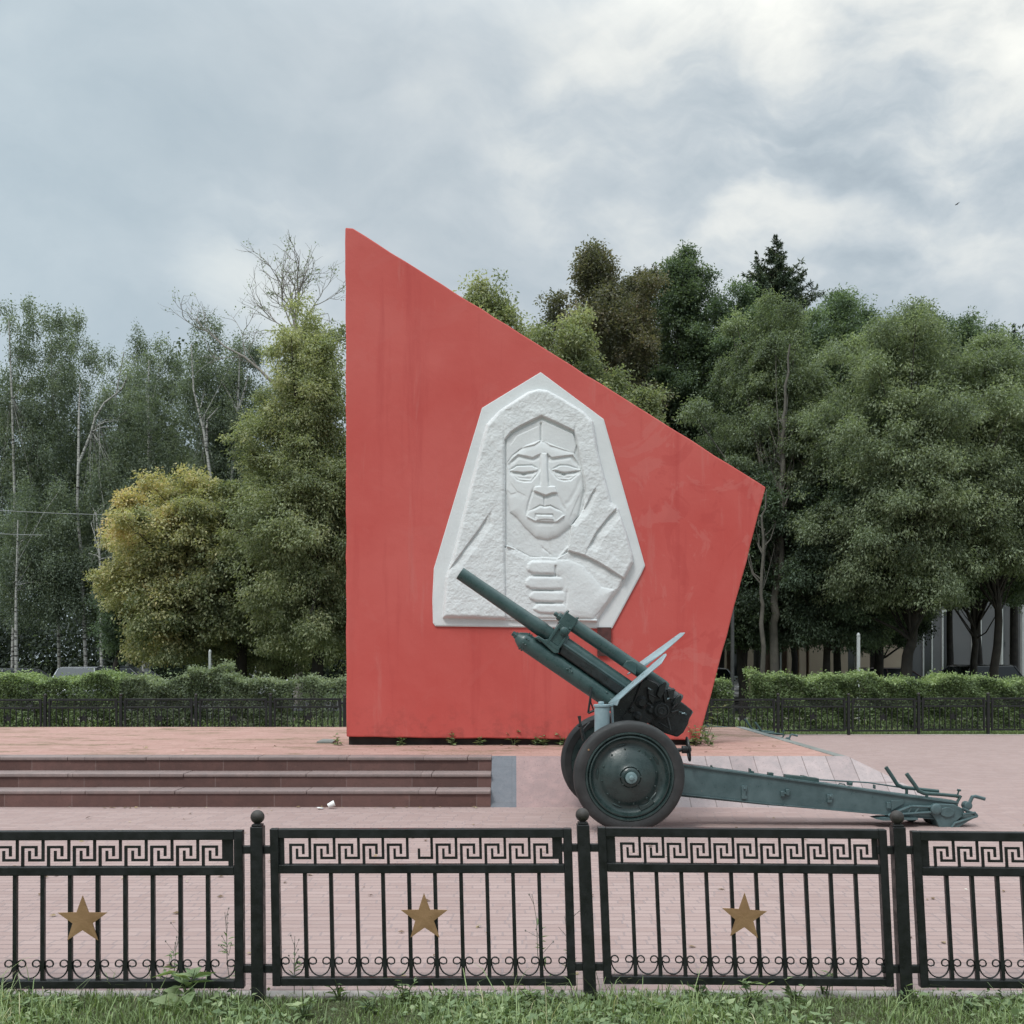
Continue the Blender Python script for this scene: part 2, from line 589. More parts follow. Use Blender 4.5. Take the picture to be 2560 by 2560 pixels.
def granite_mat(name, c1, c2, joint, bw, rh, ms, offset=0.5, speck=(0.5, 0.42, 0.4), speck_amt=0.64, axis='XZ', rough=0.6):
    m, k, bs, out = new_mat(name)
    tc = k.n('ShaderNodeTexCoord')
    co = tc.outputs['Object']
    vec = k.mapping(co, rot=(math.radians(-90), 0, 0)) if axis == 'XZ' else co
    br = k.n('ShaderNodeTexBrick', offset=offset)
    k.set(br.inputs['Vector'], vec)
    br.inputs['Color1'].default_value = (*c1, 1)
    br.inputs['Color2'].default_value = (*c2, 1)
    br.inputs['Mortar'].default_value = (*joint, 1)
    br.inputs['Scale'].default_value = 1.0
    br.inputs['Mortar Size'].default_value = ms
    br.inputs['Brick Width'].default_value = bw
    br.inputs['Row Height'].default_value = rh
    c = br.outputs['Color']
    s1 = k.noise(co, 34, 5, 0.85)
    c = k.mix(k.ramp(s1, [(speck_amt, 0), (speck_amt + 0.07, 0.75)]), c, speck)
    s2 = k.noise(co, 42, 4, 0.8, 0.2)
    c = k.mix(k.ramp(s2, [(0.34, 0.6), (0.42, 0)]), c, k.mix(1.0, c, (0.45, 0.42, 0.42), 'MULTIPLY'))
    bl = k.noise(k.mapping(co, loc=(3, 5, 7)), 6.0, 6, 0.7, 0.5)
    c = k.mix(k.ramp(bl, [(0.42, 0), (0.68, 0.55)]), c, k.mix(1.0, c, (1.45, 1.35, 1.32), 'MULTIPLY'))
    w = k.noise(co, 1.6, 6, 0.65, 0.5)
    c = k.mix(k.ramp(w, [(0.4, 0), (0.75, 0.4)]), c, k.mix(1.0, c, (0.72, 0.72, 0.72), 'MULTIPLY'))
    k.set(bs.inputs['Base Color'], c)
    bs.inputs['Roughness'].default_value = rough
    bs.inputs['Specular IOR Level'].default_value = 0.35
    bump(k, bs, k.math('SUBTRACT', k.math('MULTIPLY', s1, 0.25), br.outputs['Fac']), 0.3, 0.004)
    return m


M['red'] = red_mat()
M['white'] = white_mat()
M['riser'] = granite_mat('dark_red_granite', (0.098, 0.052, 0.045), (0.165, 0.092, 0.081), (0.165, 0.112, 0.102), 0.83, 4.0, 0.006, speck=(0.36, 0.24, 0.22), speck_amt=0.63)
M['tread'] = granite_mat('worn_grey_pink_stone', (0.195, 0.150, 0.141), (0.255, 0.202, 0.190), (0.12, 0.09, 0.085), 1.1, 4.0, 0.004, speck=(0.22, 0.19, 0.185), speck_amt=0.60)
M['slope_tile'] = granite_mat('pale_pink_stone_tiles', (0.275, 0.225, 0.222), (0.34, 0.288, 0.284), (0.17, 0.135, 0.13), 0.315, 0.48, 0.006, offset=0.0, speck=(0.34, 0.27, 0.265), speck_amt=0.60, axis='XY')
M['slope_pink'] = granite_mat('speckled_pink_granite', (0.262, 0.178, 0.170), (0.285, 0.198, 0.190), (0.21, 0.15, 0.145), 1.2, 3.0, 0.004, offset=0.0, speck=(0.24, 0.13, 0.12), speck_amt=0.58, axis='XY')
M['slab_grey'] = granite_mat('smooth_blue_grey_stone', (0.120, 0.130, 0.147), (0.130, 0.140, 0.157), (0.105, 0.11, 0.12), 3.0, 0.55, 0.003, offset=0.0, speck=(0.28, 0.29, 0.31), speck_amt=0.66, axis='XY')
M['kerb'] = paint('pale_concrete', (0.30, 0.265, 0.24), (0.40, 0.36, 0.33), 0.9, 4, bump_s=0.6)
M['kerb_grey'] = paint('grey_green_edging', (0.14, 0.155, 0.14), (0.24, 0.25, 0.235), 0.85, 5, bump_s=0.6)
M['asphalt'] = paint('asphalt', (0.045, 0.045, 0.047), (0.065, 0.064, 0.064), 0.9, 1.2, bump_s=0.6)


def soil_mat(name, a, b):
    m, k, bs, out = new_mat(name)
    co = coords(k)
    c = k.mix(k.ramp(k.noise(co, 1.2, 8, 0.7), [(0.35, 0), (0.65, 1)]), a, b)
    c = k.mix(k.ramp(k.noise(co, 26, 6, 0.75), [(0.4, 0.6), (0.6, 0)]), c, (0.045, 0.035, 0.022))
    k.set(bs.inputs['Base Color'], c)
    bs.inputs['Roughness'].default_value = 0.95
    bs.inputs['Specular IOR Level'].default_value = 0.1
    bump(k, bs, k.noise(co, 30, 7, 0.7), 0.8, 0.03)
    return m


M['lawn'] = soil_mat('mown_lawn', (0.12, 0.165, 0.075), (0.16, 0.21, 0.095))
M['soil'] = soil_mat('grassy_soil', (0.08, 0.105, 0.05), (0.12, 0.125, 0.07))

# ------------------------------------------------------------------ ground and paving
def sheet(name, x0, x1, y0, y1, z, mat):
    mb = MB()
    mb.add([(x0, y0, z), (x1, y0, z), (x1, y1, z), (x0, y1, z)], [(0, 1, 2, 3)])
    return tag(obj(name, mb, mat), kind='structure')


PLAZA_NEAR, PLAZA_FAR = 5.56, 24.85
sheet('ground', -900, 900, -300, 1500, -0.02, M['lawn'])
sheet('front_lawn', -30, 30, -6, PLAZA_NEAR - 0.10, -0.004, M['soil'])
sheet('plaza', -34, 34, PLAZA_NEAR, PLAZA_FAR, 0.0, M['plaza'])
kb = MB()
kb.box(-30, 30, PLAZA_NEAR - 0.10, PLAZA_NEAR, -0.2, 0.012)
tag(obj('kerb', kb, M['kerb'], bevel=0.008), kind='structure')
kb = MB()
kb.box(-34, 34, PLAZA_FAR, PLAZA_FAR + 0.10, -0.2, 0.012)
tag(obj('far_kerb', kb, M['kerb'], bevel=0.008), kind='structure')
sheet('road', -120, 120, 37.0, 46.0, -0.008, M['asphalt'])
sheet('path', -60, 60, 31.2, 32.6, -0.012, M['kerb'])

# ------------------------------------------------------------------ raised brick platform, steps, sloping stone face
PZ = 0.552
YS0, YT = 12.6, 0.36
RZ = (0.205, 0.375, PZ)
PX0, PX1, PYB = -14.0, 4.22, 19.3
XST = -0.262           # right end of the steps
Y3 = YS0 + 2 * YT
mb = MB()
mb.box(PX0, PX1, Y3 + 0.30, PYB, 0.0, PZ)
mb2 = MB()
mb2.box(XST, PX1, Y3 + 0.06, Y3 + 0.30, 0.0, PZ)
mb.v += mb2.v
mb.f += [tuple(i + 8 for i in f) for f in mb2.f]
tag(obj('paved_platform', mb, M['brick']), kind='structure')
mb = MB()
mb.xz([(PX1 + 0.001, PZ - 0.04), (PX1 + 0.16, PZ - 0.05), (PX1 + 0.16, PZ + 0.004), (PX1 + 0.001, PZ + 0.010)], Y3 + 0.08, PYB)
tag(obj('platform_kerb', mb, M['kerb_grey'], bevel=0.01), kind='structure')

steps = thing('stone_steps', (-5.0, YS0, 0), 'wide flight of three dark red granite steps with worn grey treads', 'steps')
for i in range(3):
    z0 = 0.0 if i == 0 else RZ[i - 1]
    z1 = RZ[i]
    y = YS0 + i * YT
    st = MB()
    st.box(PX0, XST, y, y + YT + (0.25 if i < 2 else 0.30), z0 - 0.02, z1 - 0.045)
    r = obj('riser', st, M['riser'], steps)
    t = MB()
    rng = random.Random(40 + i)
    x = PX0
    while x < XST - 0.05:
        x2 = min(XST, x + rng.uniform(1.0, 1.7))
        if XST - x2 < 0.3:
            x2 = XST
        dz = rng.uniform(-0.004, 0.004) if i < 2 else 0.0
        t.box(x + 0.002, x2 - 0.002, y - 0.022 + rng.uniform(-0.006, 0.006), y + YT + (-0.004 if i < 2 else -0.062), z1 - 0.045, z1 + dz)
        x = x2
    obj('tread', t, M['tread'], steps, bevel=0.010)

# the sloping stone face to the right of the steps: grey slab, pink granite, pale tiles
XG, XK = 0.055, 1.40
ys0, ys1 = YS0 - 0.02, Y3 + 0.06


def slope_piece(name, x0, x1, x1b, mat, dz, kind=None):
    mb = MB()
    a = [(x0, ys0, 0.0), (x1b, ys0, 0.0), (x1, ys1, PZ + dz), (x0, ys1, PZ + dz)]
    b = [(x0, ys1 + 0.01, -0.05), (x1b, ys1 + 0.01, -0.05), (x1, ys1 + 0.012, -0.04), (x0, ys1 + 0.012, -0.04)]
    mb.add(a + b[:2], [(0, 1, 2, 3), (0, 3, 4), (1, 5, 2), (3, 2, 5, 4)])
    return tag(obj(name, mb, mat), kind='structure')


slope_piece('grey_slope', XST, XG, XG, M['slab_grey'], 0.006)
slope_piece('pink_slope', XG, XK, XK, M['slope_pink'], 0.003)
slope_piece('tiled_slope', XK, PX1 + 0.16, 5.42, M['slope_tile'], 0.004)
mb = MB()
mb.add([(PX1 + 0.16, ys1, PZ), (5.42, ys0, 0.0), (5.42, PYB + 0.3, 0.0), (PX1 + 0.16, PYB, PZ)], [(0, 1, 2, 3)])
tag(obj('side_slope', mb, M['slope_tile']), kind='structure')

# ------------------------------------------------------------------ memorial wall with white relief
YW = 15.1
wall_px = [(863, 568), (882, 570), (1915, 1218), (1748, 1851), (1600, 1849), (1180, 1846), (866, 1842)]
wall = thing('memorial_wall', tuple(P(1300, 1862, 15.4) * np.array([1, 1, 0]) + np.array([0, 0, PZ])),
             'tall pointed red memorial wall with white relief of a mourning woman', 'monument')
corner = [P(a, b, YW) for a, b in wall_px]
pts = []
rngw_ = random.Random(8)
for i, p in enumerate(corner):          # hand-plastered edges are never quite straight
    q = corner[(i + 1) % len(corner)]
    n = max(1, int(np.linalg.norm(q - p) / 0.22))
    for j in range(n):
        d = p + (q - p) * (j / n)
        if j:
            d = d + np.array([rngw_.uniform(-1, 1), 0, rngw_.uniform(-1, 1)]) * 0.007
        pts.append(d)
mb = MB()
mb.prism([(p[0], YW, p[2]) for p in pts], [(p[0], YW + 1.05, p[2]) for p in pts])
obj('red_wall', mb, M['red'], wall, bevel=0.018, seg=2)
a, b = P(872, 1845, 15.22), P(1738, 1845, 15.22)
mb = MB()
mb.box(a[0], b[0], 15.22, 16.05, PZ - 0.03, a[2] + 0.02)
obj('plinth', mb, M['dark_base'], wall)


def R2(u, v, Y=YW):
    """relief drawing units (enlarged photo crop) -> photo pixels"""
    return 1060 + 0.36228 * u, 900 + 0.36228 * v


OUT = [(805, 86), (1240, 410), (1525, 1420), (1500, 1475), (1297, 1854), (78, 1838), (62, 1815), (58, 1650), (68, 1440), (400, 333)]
pl = [P(*R2(u, v), YW) for u, v in OUT]
mb = MB()
mb.prism([(p[0], YW - 0.028, p[2]) for p in pl], [(p[0], YW + 0.02, p[2]) for p in pl])
relief = obj('relief_panel', mb, M['white'], wall, bevel=0.012)
relief['label'] = 'white plaster relief of a grieving woman in a headscarf with clenched fist'

STEP = 3.0
us = np.arange(52, 1532, STEP)
vs = np.arange(80, 1860, STEP)
U, V = np.meshgrid(us, vs)


def seg_d(poly, closed=True):
    """distance to polyline, and the signed side of the nearest segment"""
    best = np.full(U.shape, 1e9)
    side = np.zeros(U.shape)
    tt = np.zeros(U.shape)
    n = len(poly)
    tot = n if closed else n - 1
    for i in range(tot):
        (x0, y0), (x1, y1) = poly[i], poly[(i + 1) % n]
        dx, dy = x1 - x0, y1 - y0
        L = dx * dx + dy * dy + 1e-9
        t0 = ((U - x0) * dx + (V - y0) * dy) / L
        t = np.clip(t0, 0, 1)
        d = np.hypot(U - x0 - t * dx, V - y0 - t * dy)
        m = d < best
        best[m] = d[m]
        s = ((U - x0) * -dy + (V - y0) * dx) / math.sqrt(L)
        side[m] = s[m]
        tt[m] = ((i + t) / tot)[m]
    return best, side, tt


def inside(poly):
    r = np.zeros(U.shape, bool)
    n = len(poly)
    for i in range(n):
        (x0, y0), (x1, y1) = poly[i], poly[(i + 1) % n]
        if y0 == y1:
            continue
        c = ((y0 > V) != (y1 > V)) & (U < (x1 - x0) * (V - y0) / (y1 - y0) + x0)
        r ^= c
    return r


def sdf(poly):
    d, _, _ = seg_d(poly)
    return np.where(inside(poly), -d, d)


def sm(x, a, b):
    t = np.clip((x - a) / (b - a), 0, 1)
    return t * t * (3 - 2 * t)


def fill(poly, h, w=8.0, rnd=0.0):
    """raise (or sink) an outline; rnd rounds its shoulders over that width"""
    s = sdf(poly)
    if rnd:
        q = np.clip(-s / rnd, 0, 1)
        return h * np.sqrt(np.clip(1 - (1 - q) ** 2, 0, 1))
    return h * sm(-s, -w * 0.5, w * 0.5)


def groove(pl_, d, w, taper=True):
    dist, _, t = seg_d(pl_, False)
    f = np.exp(-(dist / w) ** 2)
    if taper:
        f = f * np.clip(np.minimum(t, 1 - t) * 6, 0.25, 1)
    return -0.95 * d * f


def notch(pl_, d, wd, sgn=1.0):
    """cut that is steep on one side and runs out gently on the other"""
    dist, s, t = seg_d(pl_, False)
    s = s * sgn
    body = np.where((s > 0) & (dist < wd), (1 - dist / wd), 0.0)
    edge = np.where(s <= 0, np.exp(-(dist / 3.0) ** 2), 0)
    f = np.maximum(body, edge) * np.clip(np.minimum(t, 1 - t) * 7, 0.2, 1)
    return -1.05 * d * f


BLOCK = [(130, 1782), (140, 1610), (150, 1500), (190, 1385), (262, 1100), (330, 830), (390, 600), (430, 450), (520, 355), (640, 275), (720, 225),
         (790, 207), (850, 215), (960, 275), (1100, 362), (1165, 430), (1200, 640), (1250, 830), (1292, 985), (1340, 1030), (1395, 1190), (1438, 1345),
         (1442, 1400), (1345, 1590), (1260, 1700), (1190, 1812), (1000, 1800), (600, 1795), (300, 1785)]
OPEN = [(560, 1300), (558, 560), (600, 508), (660, 468), (808, 396), (920, 445), (1032, 500), (1048, 560), (1066, 650), (1092, 780), (1112, 900), (1100, 1040),
        (1015, 1150), (1000, 1265), (990, 1330), (920, 1372), (830, 1366), (730, 1360), (640, 1312), (575, 1288)]
CHEST = [(558, 1290), (640, 1312), (730, 1360), (830, 1366), (920, 1372), (1000, 1322), (1100, 1352), (1200, 1400), (1375, 1512), (1345, 1590), (1200, 1795),
         (900, 1792), (562, 1790)]
HAIR = [(570, 560), (620, 512), (808, 420), (1028, 520), (1052, 590), (1035, 648), (960, 628), (905, 610), (868, 600), (830, 572), (806, 566), (760, 596),
        (690, 612), (660, 625), (608, 668), (572, 720)]
FACE = [(572, 720), (608, 668), (700, 600), (806, 560), (900, 600), (1035, 648), (1090, 780), (1100, 900), (1062, 1075), (1012, 1150), (925, 1222), (850, 1246),
        (770, 1232), (695, 1160), (640, 1092), (592, 1056), (566, 900)]

Hh = np.zeros(U.shape) + 0.001
blk = sdf(BLOCK)
q = np.clip(-blk / 30.0, 0, 1)
Hh += 0.095 * np.sqrt(np.clip(1 - (1 - q) ** 2.2, 0, 1))
Hh += fill(OPEN, -0.062, 8)
Hh += fill(CHEST, -0.038, 8)
fs = -sdf(FACE)
Hh += 0.044 * np.sqrt(np.clip(1 - (1 - np.clip(fs / 60.0, 0, 1)) ** 2, 0, 1)) + 0.018 * sm(fs, 0, 240)
Hh += fill(HAIR, 0.022, 9)
Hh += groove([(806, 448), (806, 566)], 0.03, 6, False)
Hh += notch([(806, 455), (640, 530), (590, 600)], 0.008, 40)
# eye sockets, lids, eyes
for s_ in (-1, 1):
    def mir(pts_):
        return pts_
    if s_ < 0:
        sock = [(583, 728), (650, 668), (700, 676), (750, 690), (800, 662), (806, 762), (784, 800), (740, 850), (690, 852), (640, 838), (596, 790)]
        brow = [(578, 726), (648, 664), (750, 686), (800, 660)]
        lid = [(592, 771), (640, 740), (745, 737), (787, 763), (770, 777), (680, 786), (612, 778)]
        low = [(604, 786), (622, 806), (650, 832), (735, 841), (762, 806), (785, 780)]
        opn = [(604, 777), (680, 788), (772, 778)]
        ball = [(612, 782), (680, 792), (775, 782), (745, 822), (660, 818)]
        pup = (690, 796)
        lidl = [(590, 770), (640, 738), (745, 735), (787, 762)]
    else:
        sock = [(850, 660), (878, 688), (950, 678), (1020, 668), (1066, 733), (1072, 790), (1010, 840), (960, 846), (915, 832), (880, 790), (862, 760)]
        brow = [(846, 656), (876, 686), (1020, 666), (1066, 734)]
        lid = [(880, 768), (935, 738), (985, 737), (1082, 764), (1068, 773), (962, 786), (900, 772)]
        low = [(890, 778), (905, 800), (922, 826), (1000, 832), (1040, 806), (1078, 778)]
        opn = [(898, 772), (960, 788), (1070, 774)]
        ball = [(900, 778), (960, 791), (1070, 779), (1030, 812), (930, 815)]
        pup = (963, 797)
        lidl = [(878, 767), (935, 735), (985, 735), (1082, 763)]
    Hh += fill(sock, -0.020, 14)
    Hh += notch(brow, 0.019, 30, 1.0)
    Hh += fill(lid, 0.014, 8)
    Hh += groove(lidl, 0.020, 5)
    Hh += fill(ball, 0.006, 14)
    Hh += notch(opn, 0.030, 26, 1.0)
    Hh -= groove(low, 0.012, 6)
    Hh -= 0.034 * np.exp(-np.hypot((U - pup[0]) / 13, (V - pup[1]) / 9) ** 2)
# nose
ns = fill([(812, 655), (846, 655), (852, 800), (858, 882), (900, 884), (916, 926), (880, 929), (838, 946), (790, 928), (757, 914), (765, 886), (802, 882), (806, 800)], 1.0, 8)
Hh += ns * (0.012 + 0.019 * np.clip((V - 650) / 290, 0, 1))
Hh += groove([(852, 660), (856, 780), (860, 880)], 0.016, 8)
Hh += groove([(804, 700), (804, 800), (800, 878)], 0.010, 7)
Hh += notch([(757, 914), (790, 930), (838, 948), (880, 931), (918, 927)], 0.018, 28)
Hh += groove([(826, 955), (830, 1008)], 0.020, 5, False)
Hh += groove([(756, 888), (738, 945), (720, 1000), (702, 1090)], 0.018, 7)
Hh += groove([(918, 930), (945, 1000), (980, 1050)], 0.010, 10)
# mouth
Hh += fill([(722, 1054), (800, 1014), (830, 1022), (870, 1016), (946, 1055), (965, 1085), (905, 1128), (770, 1122), (705, 1086)], 0.012, 10)
Hh += notch([(722, 1052), (800, 1011), (830, 1019), (870, 1012), (946, 1052)], 0.020, 16)
Hh += groove([(768, 1106), (768, 1073), (886, 1076), (896, 1108)], 0.016, 5)
Hh += fill([(780, 1082), (886, 1086), (892, 1112), (830, 1108), (775, 1114)], 0.012, 10)
Hh -= groove([(706, 1088), (770, 1122)], 0.014, 6)
Hh -= groove([(905, 1128), (970, 1078)], 0.016, 6)
Hh += notch([(770, 1124), (900, 1128)], 0.014, 30)
# cheeks and jaw
Hh += notch([(592, 850), (640, 915), (712, 952)], 0.006, 40)
Hh += notch([(572, 905), (600, 935), (640, 925)], 0.006, 26)
Hh += groove([(1085, 800), (1050, 900), (1000, 985), (962, 1015)], 0.008, 14)
Hh += notch([(1075, 930), (1040, 1010), (1000, 1110)], 0.007, 34, -1)
# scarf edges and folds
Hh += groove([(553, 455), (553, 900), (556, 1640)], 0.020, 7)
Hh += groove([(1044, 460), (1034, 510), (1062, 640), (1084, 760)], 0.016, 8)
Hh += notch([(1186, 885), (1150, 940), (1098, 1050), (1040, 1110), (1015, 1150)], 0.032, 40, -1)
Hh += groove([(1105, 890), (1112, 960), (1098, 1040)], 0.020, 8)
Hh += notch([(450, 1072), (380, 1180), (290, 1300), (160, 1480)], 0.036, 62, -1)
Hh += groove([(458, 1060), (460, 1150)], 0.014, 8)
Hh += notch([(1334, 1022), (1262, 1100), (1190, 1190), (1118, 1324)], 0.044, 66, -1)
Hh += notch([(1000, 1326), (1100, 1354), (1200, 1402), (1374, 1514)], 0.030, 70)
Hh += groove([(806, 1290), (880, 1352)], 0.012, 6)
Hh -= groove([(998, 1290), (930, 1368)], 0.020, 8)
Hh += notch([(565, 1290), (640, 1312), (730, 1360), (830, 1367)], 0.018, 40)
# clenched hand
hand = fill([(905, 1382), (1000, 1382), (1100, 1430), (1180, 1522), (1222, 1570), (1310, 1590), (1250, 1690), (1160, 1790), (985, 1780), (955, 1690), (950, 1600),
             (930, 1500), (890, 1480)], 0.030, 0, 70)
for x0_, x1_, y0_, y1_ in ((706, 925, 1392, 1484), (694, 962, 1500, 1588), (722, 968, 1598, 1676), (750, 966, 1686, 1754)):
    fg = fill([(x0_ + 34, y0_ - 2), (x0_ + 110, y0_ - 4), (x1_ + 70, y0_ + 4), (x1_ + 70, y1_ - 2), (x0_ + 120, y1_), (x0_ + 44, y1_ - 6), (x0_ + 8, y1_ - 24), (x0_, (y0_ + y1_) / 2), (x0_ + 8, y0_ + 20)], 0.031, 0, 22)
    fg *= 1 - 0.75 * sm(U, x1_ - 40, x1_ + 60)
    hand = np.maximum(hand, fg)
Hh += hand
Hh += groove([(906, 1430), (906, 1490)], 0.03, 7, False)
Hh += groove([(740, 1490), (905, 1494)], 0.03, 7)
Hh += groove([(735, 1590), (912, 1596)], 0.03, 7)
Hh += groove([(755, 1676), (910, 1682)], 0.03, 7)
Hh += groove([(985, 1590), (978, 1700)], 0.014, 8)
# hand-tooled plaster: rough on scarf and clothes, smoother on the face


def vnoise(cell, seed):
    r = np.random.RandomState(seed)
    nx, ny = int((us[-1] - us[0]) / cell) + 3, int((vs[-1] - vs[0]) / cell) + 3
    g = r.rand(ny, nx)
    x, y = (U - us[0]) / cell, (V - vs[0]) / cell
    i, j = x.astype(int), y.astype(int)
    fx, fy = x - i, y - j
    fx, fy = fx * fx * (3 - 2 * fx), fy * fy * (3 - 2 * fy)
    return (g[j, i] * (1 - fx) + g[j, i + 1] * fx) * (1 - fy) + (g[j + 1, i] * (1 - fx) + g[j + 1, i + 1] * fx) * fy - 0.5


rough = 0.010 * vnoise(60, 1) + 0.0055 * vnoise(19, 2) + 0.0045 * vnoise(8, 3)
facem = np.clip(sm(fs, -8, 8), 0, 1)
amt = np.where(blk < -14, 1.0, 0.06) * (1 - 0.82 * facem)
handm = sm(-sdf([(690, 1385), (1000, 1378), (1200, 1520), (1310, 1590), (1170, 1795), (760, 1790)]), -8, 8)
amt = amt * (1 - 0.6 * handm) * (1 - 0.72 * sm(-sdf(HAIR), -8, 8)) * (1 - 0.45 * sm(-sdf(OPEN), -8, 8))
Hh += rough * amt
Hh = np.maximum(Hh, 0.001)
keep = sdf(OUT) < -7
c00 = keep[:-1, :-1] & keep[1:, :-1] & keep[:-1, 1:] & keep[1:, 1:]
ny_, nx_ = U.shape
ids = np.arange(ny_ * nx_).reshape(ny_, nx_)
Q = np.stack([ids[1:, :-1][c00], ids[1:, 1:][c00], ids[:-1, 1:][c00], ids[:-1, :-1][c00]], 1)
used, inv = np.unique(Q, return_inverse=True)
Q = inv.reshape(Q.shape)
PXg, PYg = 1060 + 0.36228 * U, 900 + 0.36228 * V
X = (PXg - 1280) * YW / F
Z = CH - (PYg - HZ) * YW / F
Vv = np.stack([X, np.full(X.shape, YW - 0.031) - Hh, Z], -1).reshape(-1, 3)[used]
npobj('carving', Vv - W[wall.name], Q, M['white'], relief, smooth=True)

# rust brown stone marker hanging below the relief
a, b = P(1493, 1569, YW), P(1527, 1640, YW)
mb = MB()
mb.box(a[0], b[0], YW - 0.05, YW - 0.001, b[2], a[2])
mb.box(a[0] + 0.02, a[0] + 0.032, YW - 0.056, YW - 0.05, b[2] + 0.02, a[2] - 0.02)
obj('marker_plate', mb, M['rust'], wall, bevel=0.006)
# ------------------------------------------------------------------ field howitzer
GY, GX, GR = 11.59, 1.19, math.radians(2.0)
cg, sg = math.cos(GR), math.sin(GR)


def L(px, py, ly=0.0):
    """photo pixel -> gun-local point on the plane at sideways offset ly"""
    k = (px - 1280.0) / F
    lx = (k * (GY + ly * cg) - GX + ly * sg) / (cg - k * sg)
    Y = GY + lx * sg + ly * cg
    return np.array([lx, ly, CH - (py - HZ) * Y / F])


def Z2(u, v, ly=0.0):
    return L(1120 + 0.37267 * u, 1380 + 0.37267 * v, ly)


def Z3(u, v, ly=0.0):
    return L(1660 + 0.46584 * u, 1750 + 0.46584 * v, ly)


gun = thing('field_howitzer', (GX, GY, 0.0), 'dark green field howitzer with raised barrel standing before the red wall', 'howitzer', 'towed howitzers at the memorial', GR)
W[gun.name] = np.zeros(3)      # parts are given in gun-local coordinates


def gp(name, mb, mat, parent=None, smooth=35, bevel=0.0):
    o = obj(name, mb, mat, parent or gun, local=True, smooth=smooth, bevel=bevel)
    return o


def gp_each(name, mb, mat, parent=None, smooth=35, bevel=0.0):
    """every piece of mb (one per add) as a part of its own"""
    ends = mb.cuts + [(len(mb.v), len(mb.f))]
    for (v0, f0), (v1, f1) in zip(ends[:-1], ends[1:]):
        q = MB()
        q.add(mb.v[v0:v1], [tuple(i - v0 for i in f) for f in mb.f[f0:f1]])
        gp(name, q, mat, parent, smooth, bevel)


def slab(poly, y0, y1):
    mb = MB()
    return mb.prism([(p[0], y0, p[2]) for p in poly], [(p[0], y1, p[2]) for p in poly])


# wheels
WR, WL = 0.586, 0.80
for s in (-1, 1):
    zc = L(1572, 1942, -WL)
    c = np.array([zc[0], s * WL, WR])
    ax = np.array([0, float(s), 0])
    mb = MB()
    prof = [(0.462, 0.062), (0.470, 0.080), (0.50, 0.088), (0.545, 0.088), (0.571, 0.072), (0.584, 0.045), (0.586, 0.0), (0.584, -0.045), (0.571, -0.072), (0.545, -0.088), (0.47, -0.08), (0.455, -0.05), (0.455, 0.05)]
    mb.lathe(prof, c, ax, 72, closed=True)
    wheel = gp('wheel', mb, M['tyre'])
    mb = MB()
    prof = [(0.468, -0.07), (0.468, 0.074), (0.460, 0.084), (0.447, 0.084), (0.441, 0.060), (0.432, 0.052), (0.425, 0.068), (0.412, 0.072), (0.404, 0.050), (0.396, 0.030),
            (0.380, 0.012), (0.355, 0.004), (0.325, 0.004), (0.305, 0.012), (0.285, 0.032), (0.262, 0.046), (0.215, 0.072), (0.150, 0.098), (0.118, 0.106), (0.112, 0.112), (0.105, 0.104), (0.0001, 0.104)]
    mb.lathe(prof, c, ax, 72)
    for i in range(12):
        a = 2 * math.pi * (i + 0.3) / 12
        p = c + np.array([0.292 * math.cos(a), s * 0.022, 0.292 * math.sin(a)])
        mb.lathe([(0.010, 0.0), (0.010, 0.016), (0.006, 0.020)], p, ax, 8)
    for i in range(5):          # pressed cooling slots with raised lips
        a0 = 2 * math.pi * i / 5 + 0.55
        arc = [c + np.array([0.335 * math.cos(a0 + q), s * 0.007, 0.335 * math.sin(a0 + q)]) for q in np.linspace(-0.16, 0.16, 7)]
        mb.tube(arc, [0.006, 0.011, 0.013, 0.013, 0.013, 0.011, 0.006], 6)
    gp('rim', mb, M['rim'], wheel)
    mb = MB()
    mb.lathe([(0.102, 0.09), (0.098, 0.125), (0.085, 0.135), (0.075, 0.138), (0.068, 0.165), (0.058, 0.180), (0.030, 0.184), (0.026, 0.198), (0.018, 0.202), (0.0001, 0.202)], c, ax, 36)
    for i in range(8):
        a = 2 * math.pi * i / 8
        p = c + np.array([0.108 * math.cos(a), s * 0.10, 0.108 * math.sin(a)])
        mb.lathe([(0.009, 0.0), (0.009, 0.018), (0.005, 0.022)], p, ax, 8)
    hub = gp('hub', mb, M['rim'], wheel)
    mb = MB()
    mb.lathe([(0.063, 0.168), (0.060, 0.186), (0.046, 0.192), (0.028, 0.193), (0.024, 0.207), (0.016, 0.211), (0.0001, 0.211)], c, ax, 28)
    gp('hub_cap', mb, M['hub_paint'], wheel)
    mb = MB()
    arc = []
    for q in np.linspace(-1.25, -0.80, 9):
        arc.append(c + np.array([0.385 * math.cos(q), s * 0.03, 0.385 * math.sin(q)]))
    for q in np.linspace(-0.80, -1.25, 9):
        rr = 0.325 + 0.02 * math.cos((q + 1.02) * 7)
        arc.append(c + np.array([rr * math.cos(q), s * 0.03, rr * math.sin(q)]))
    if s < 0:
        mb.prism(arc, [p - np.array([0, s * 0.028, 0]) for p in arc])
        gp('valve_cover', mb, M['rim'], wheel, bevel=0.004)
        mb = MB()
        mb.lathe([(0.010, 0), (0.010, 0.008), (0.0001, 0.010)], c + np.array([-0.435, -0.088, 0.285]), ax, 10)
        gp('brass_plug', mb, M['gold'], wheel)

# axle and lower carriage
ax0 = L(1572, 1942, -WL)[0]
mb = MB()
mb.tube([(ax0, -0.72, WR), (ax0, 0.72, WR)], 0.06, 16)
mb.box(ax0 - 0.11, ax0 + 0.14, -0.5, 0.5, WR - 0.06, WR + 0.16)
gp('axle', mb, M['gun_black'], bevel=0.01)

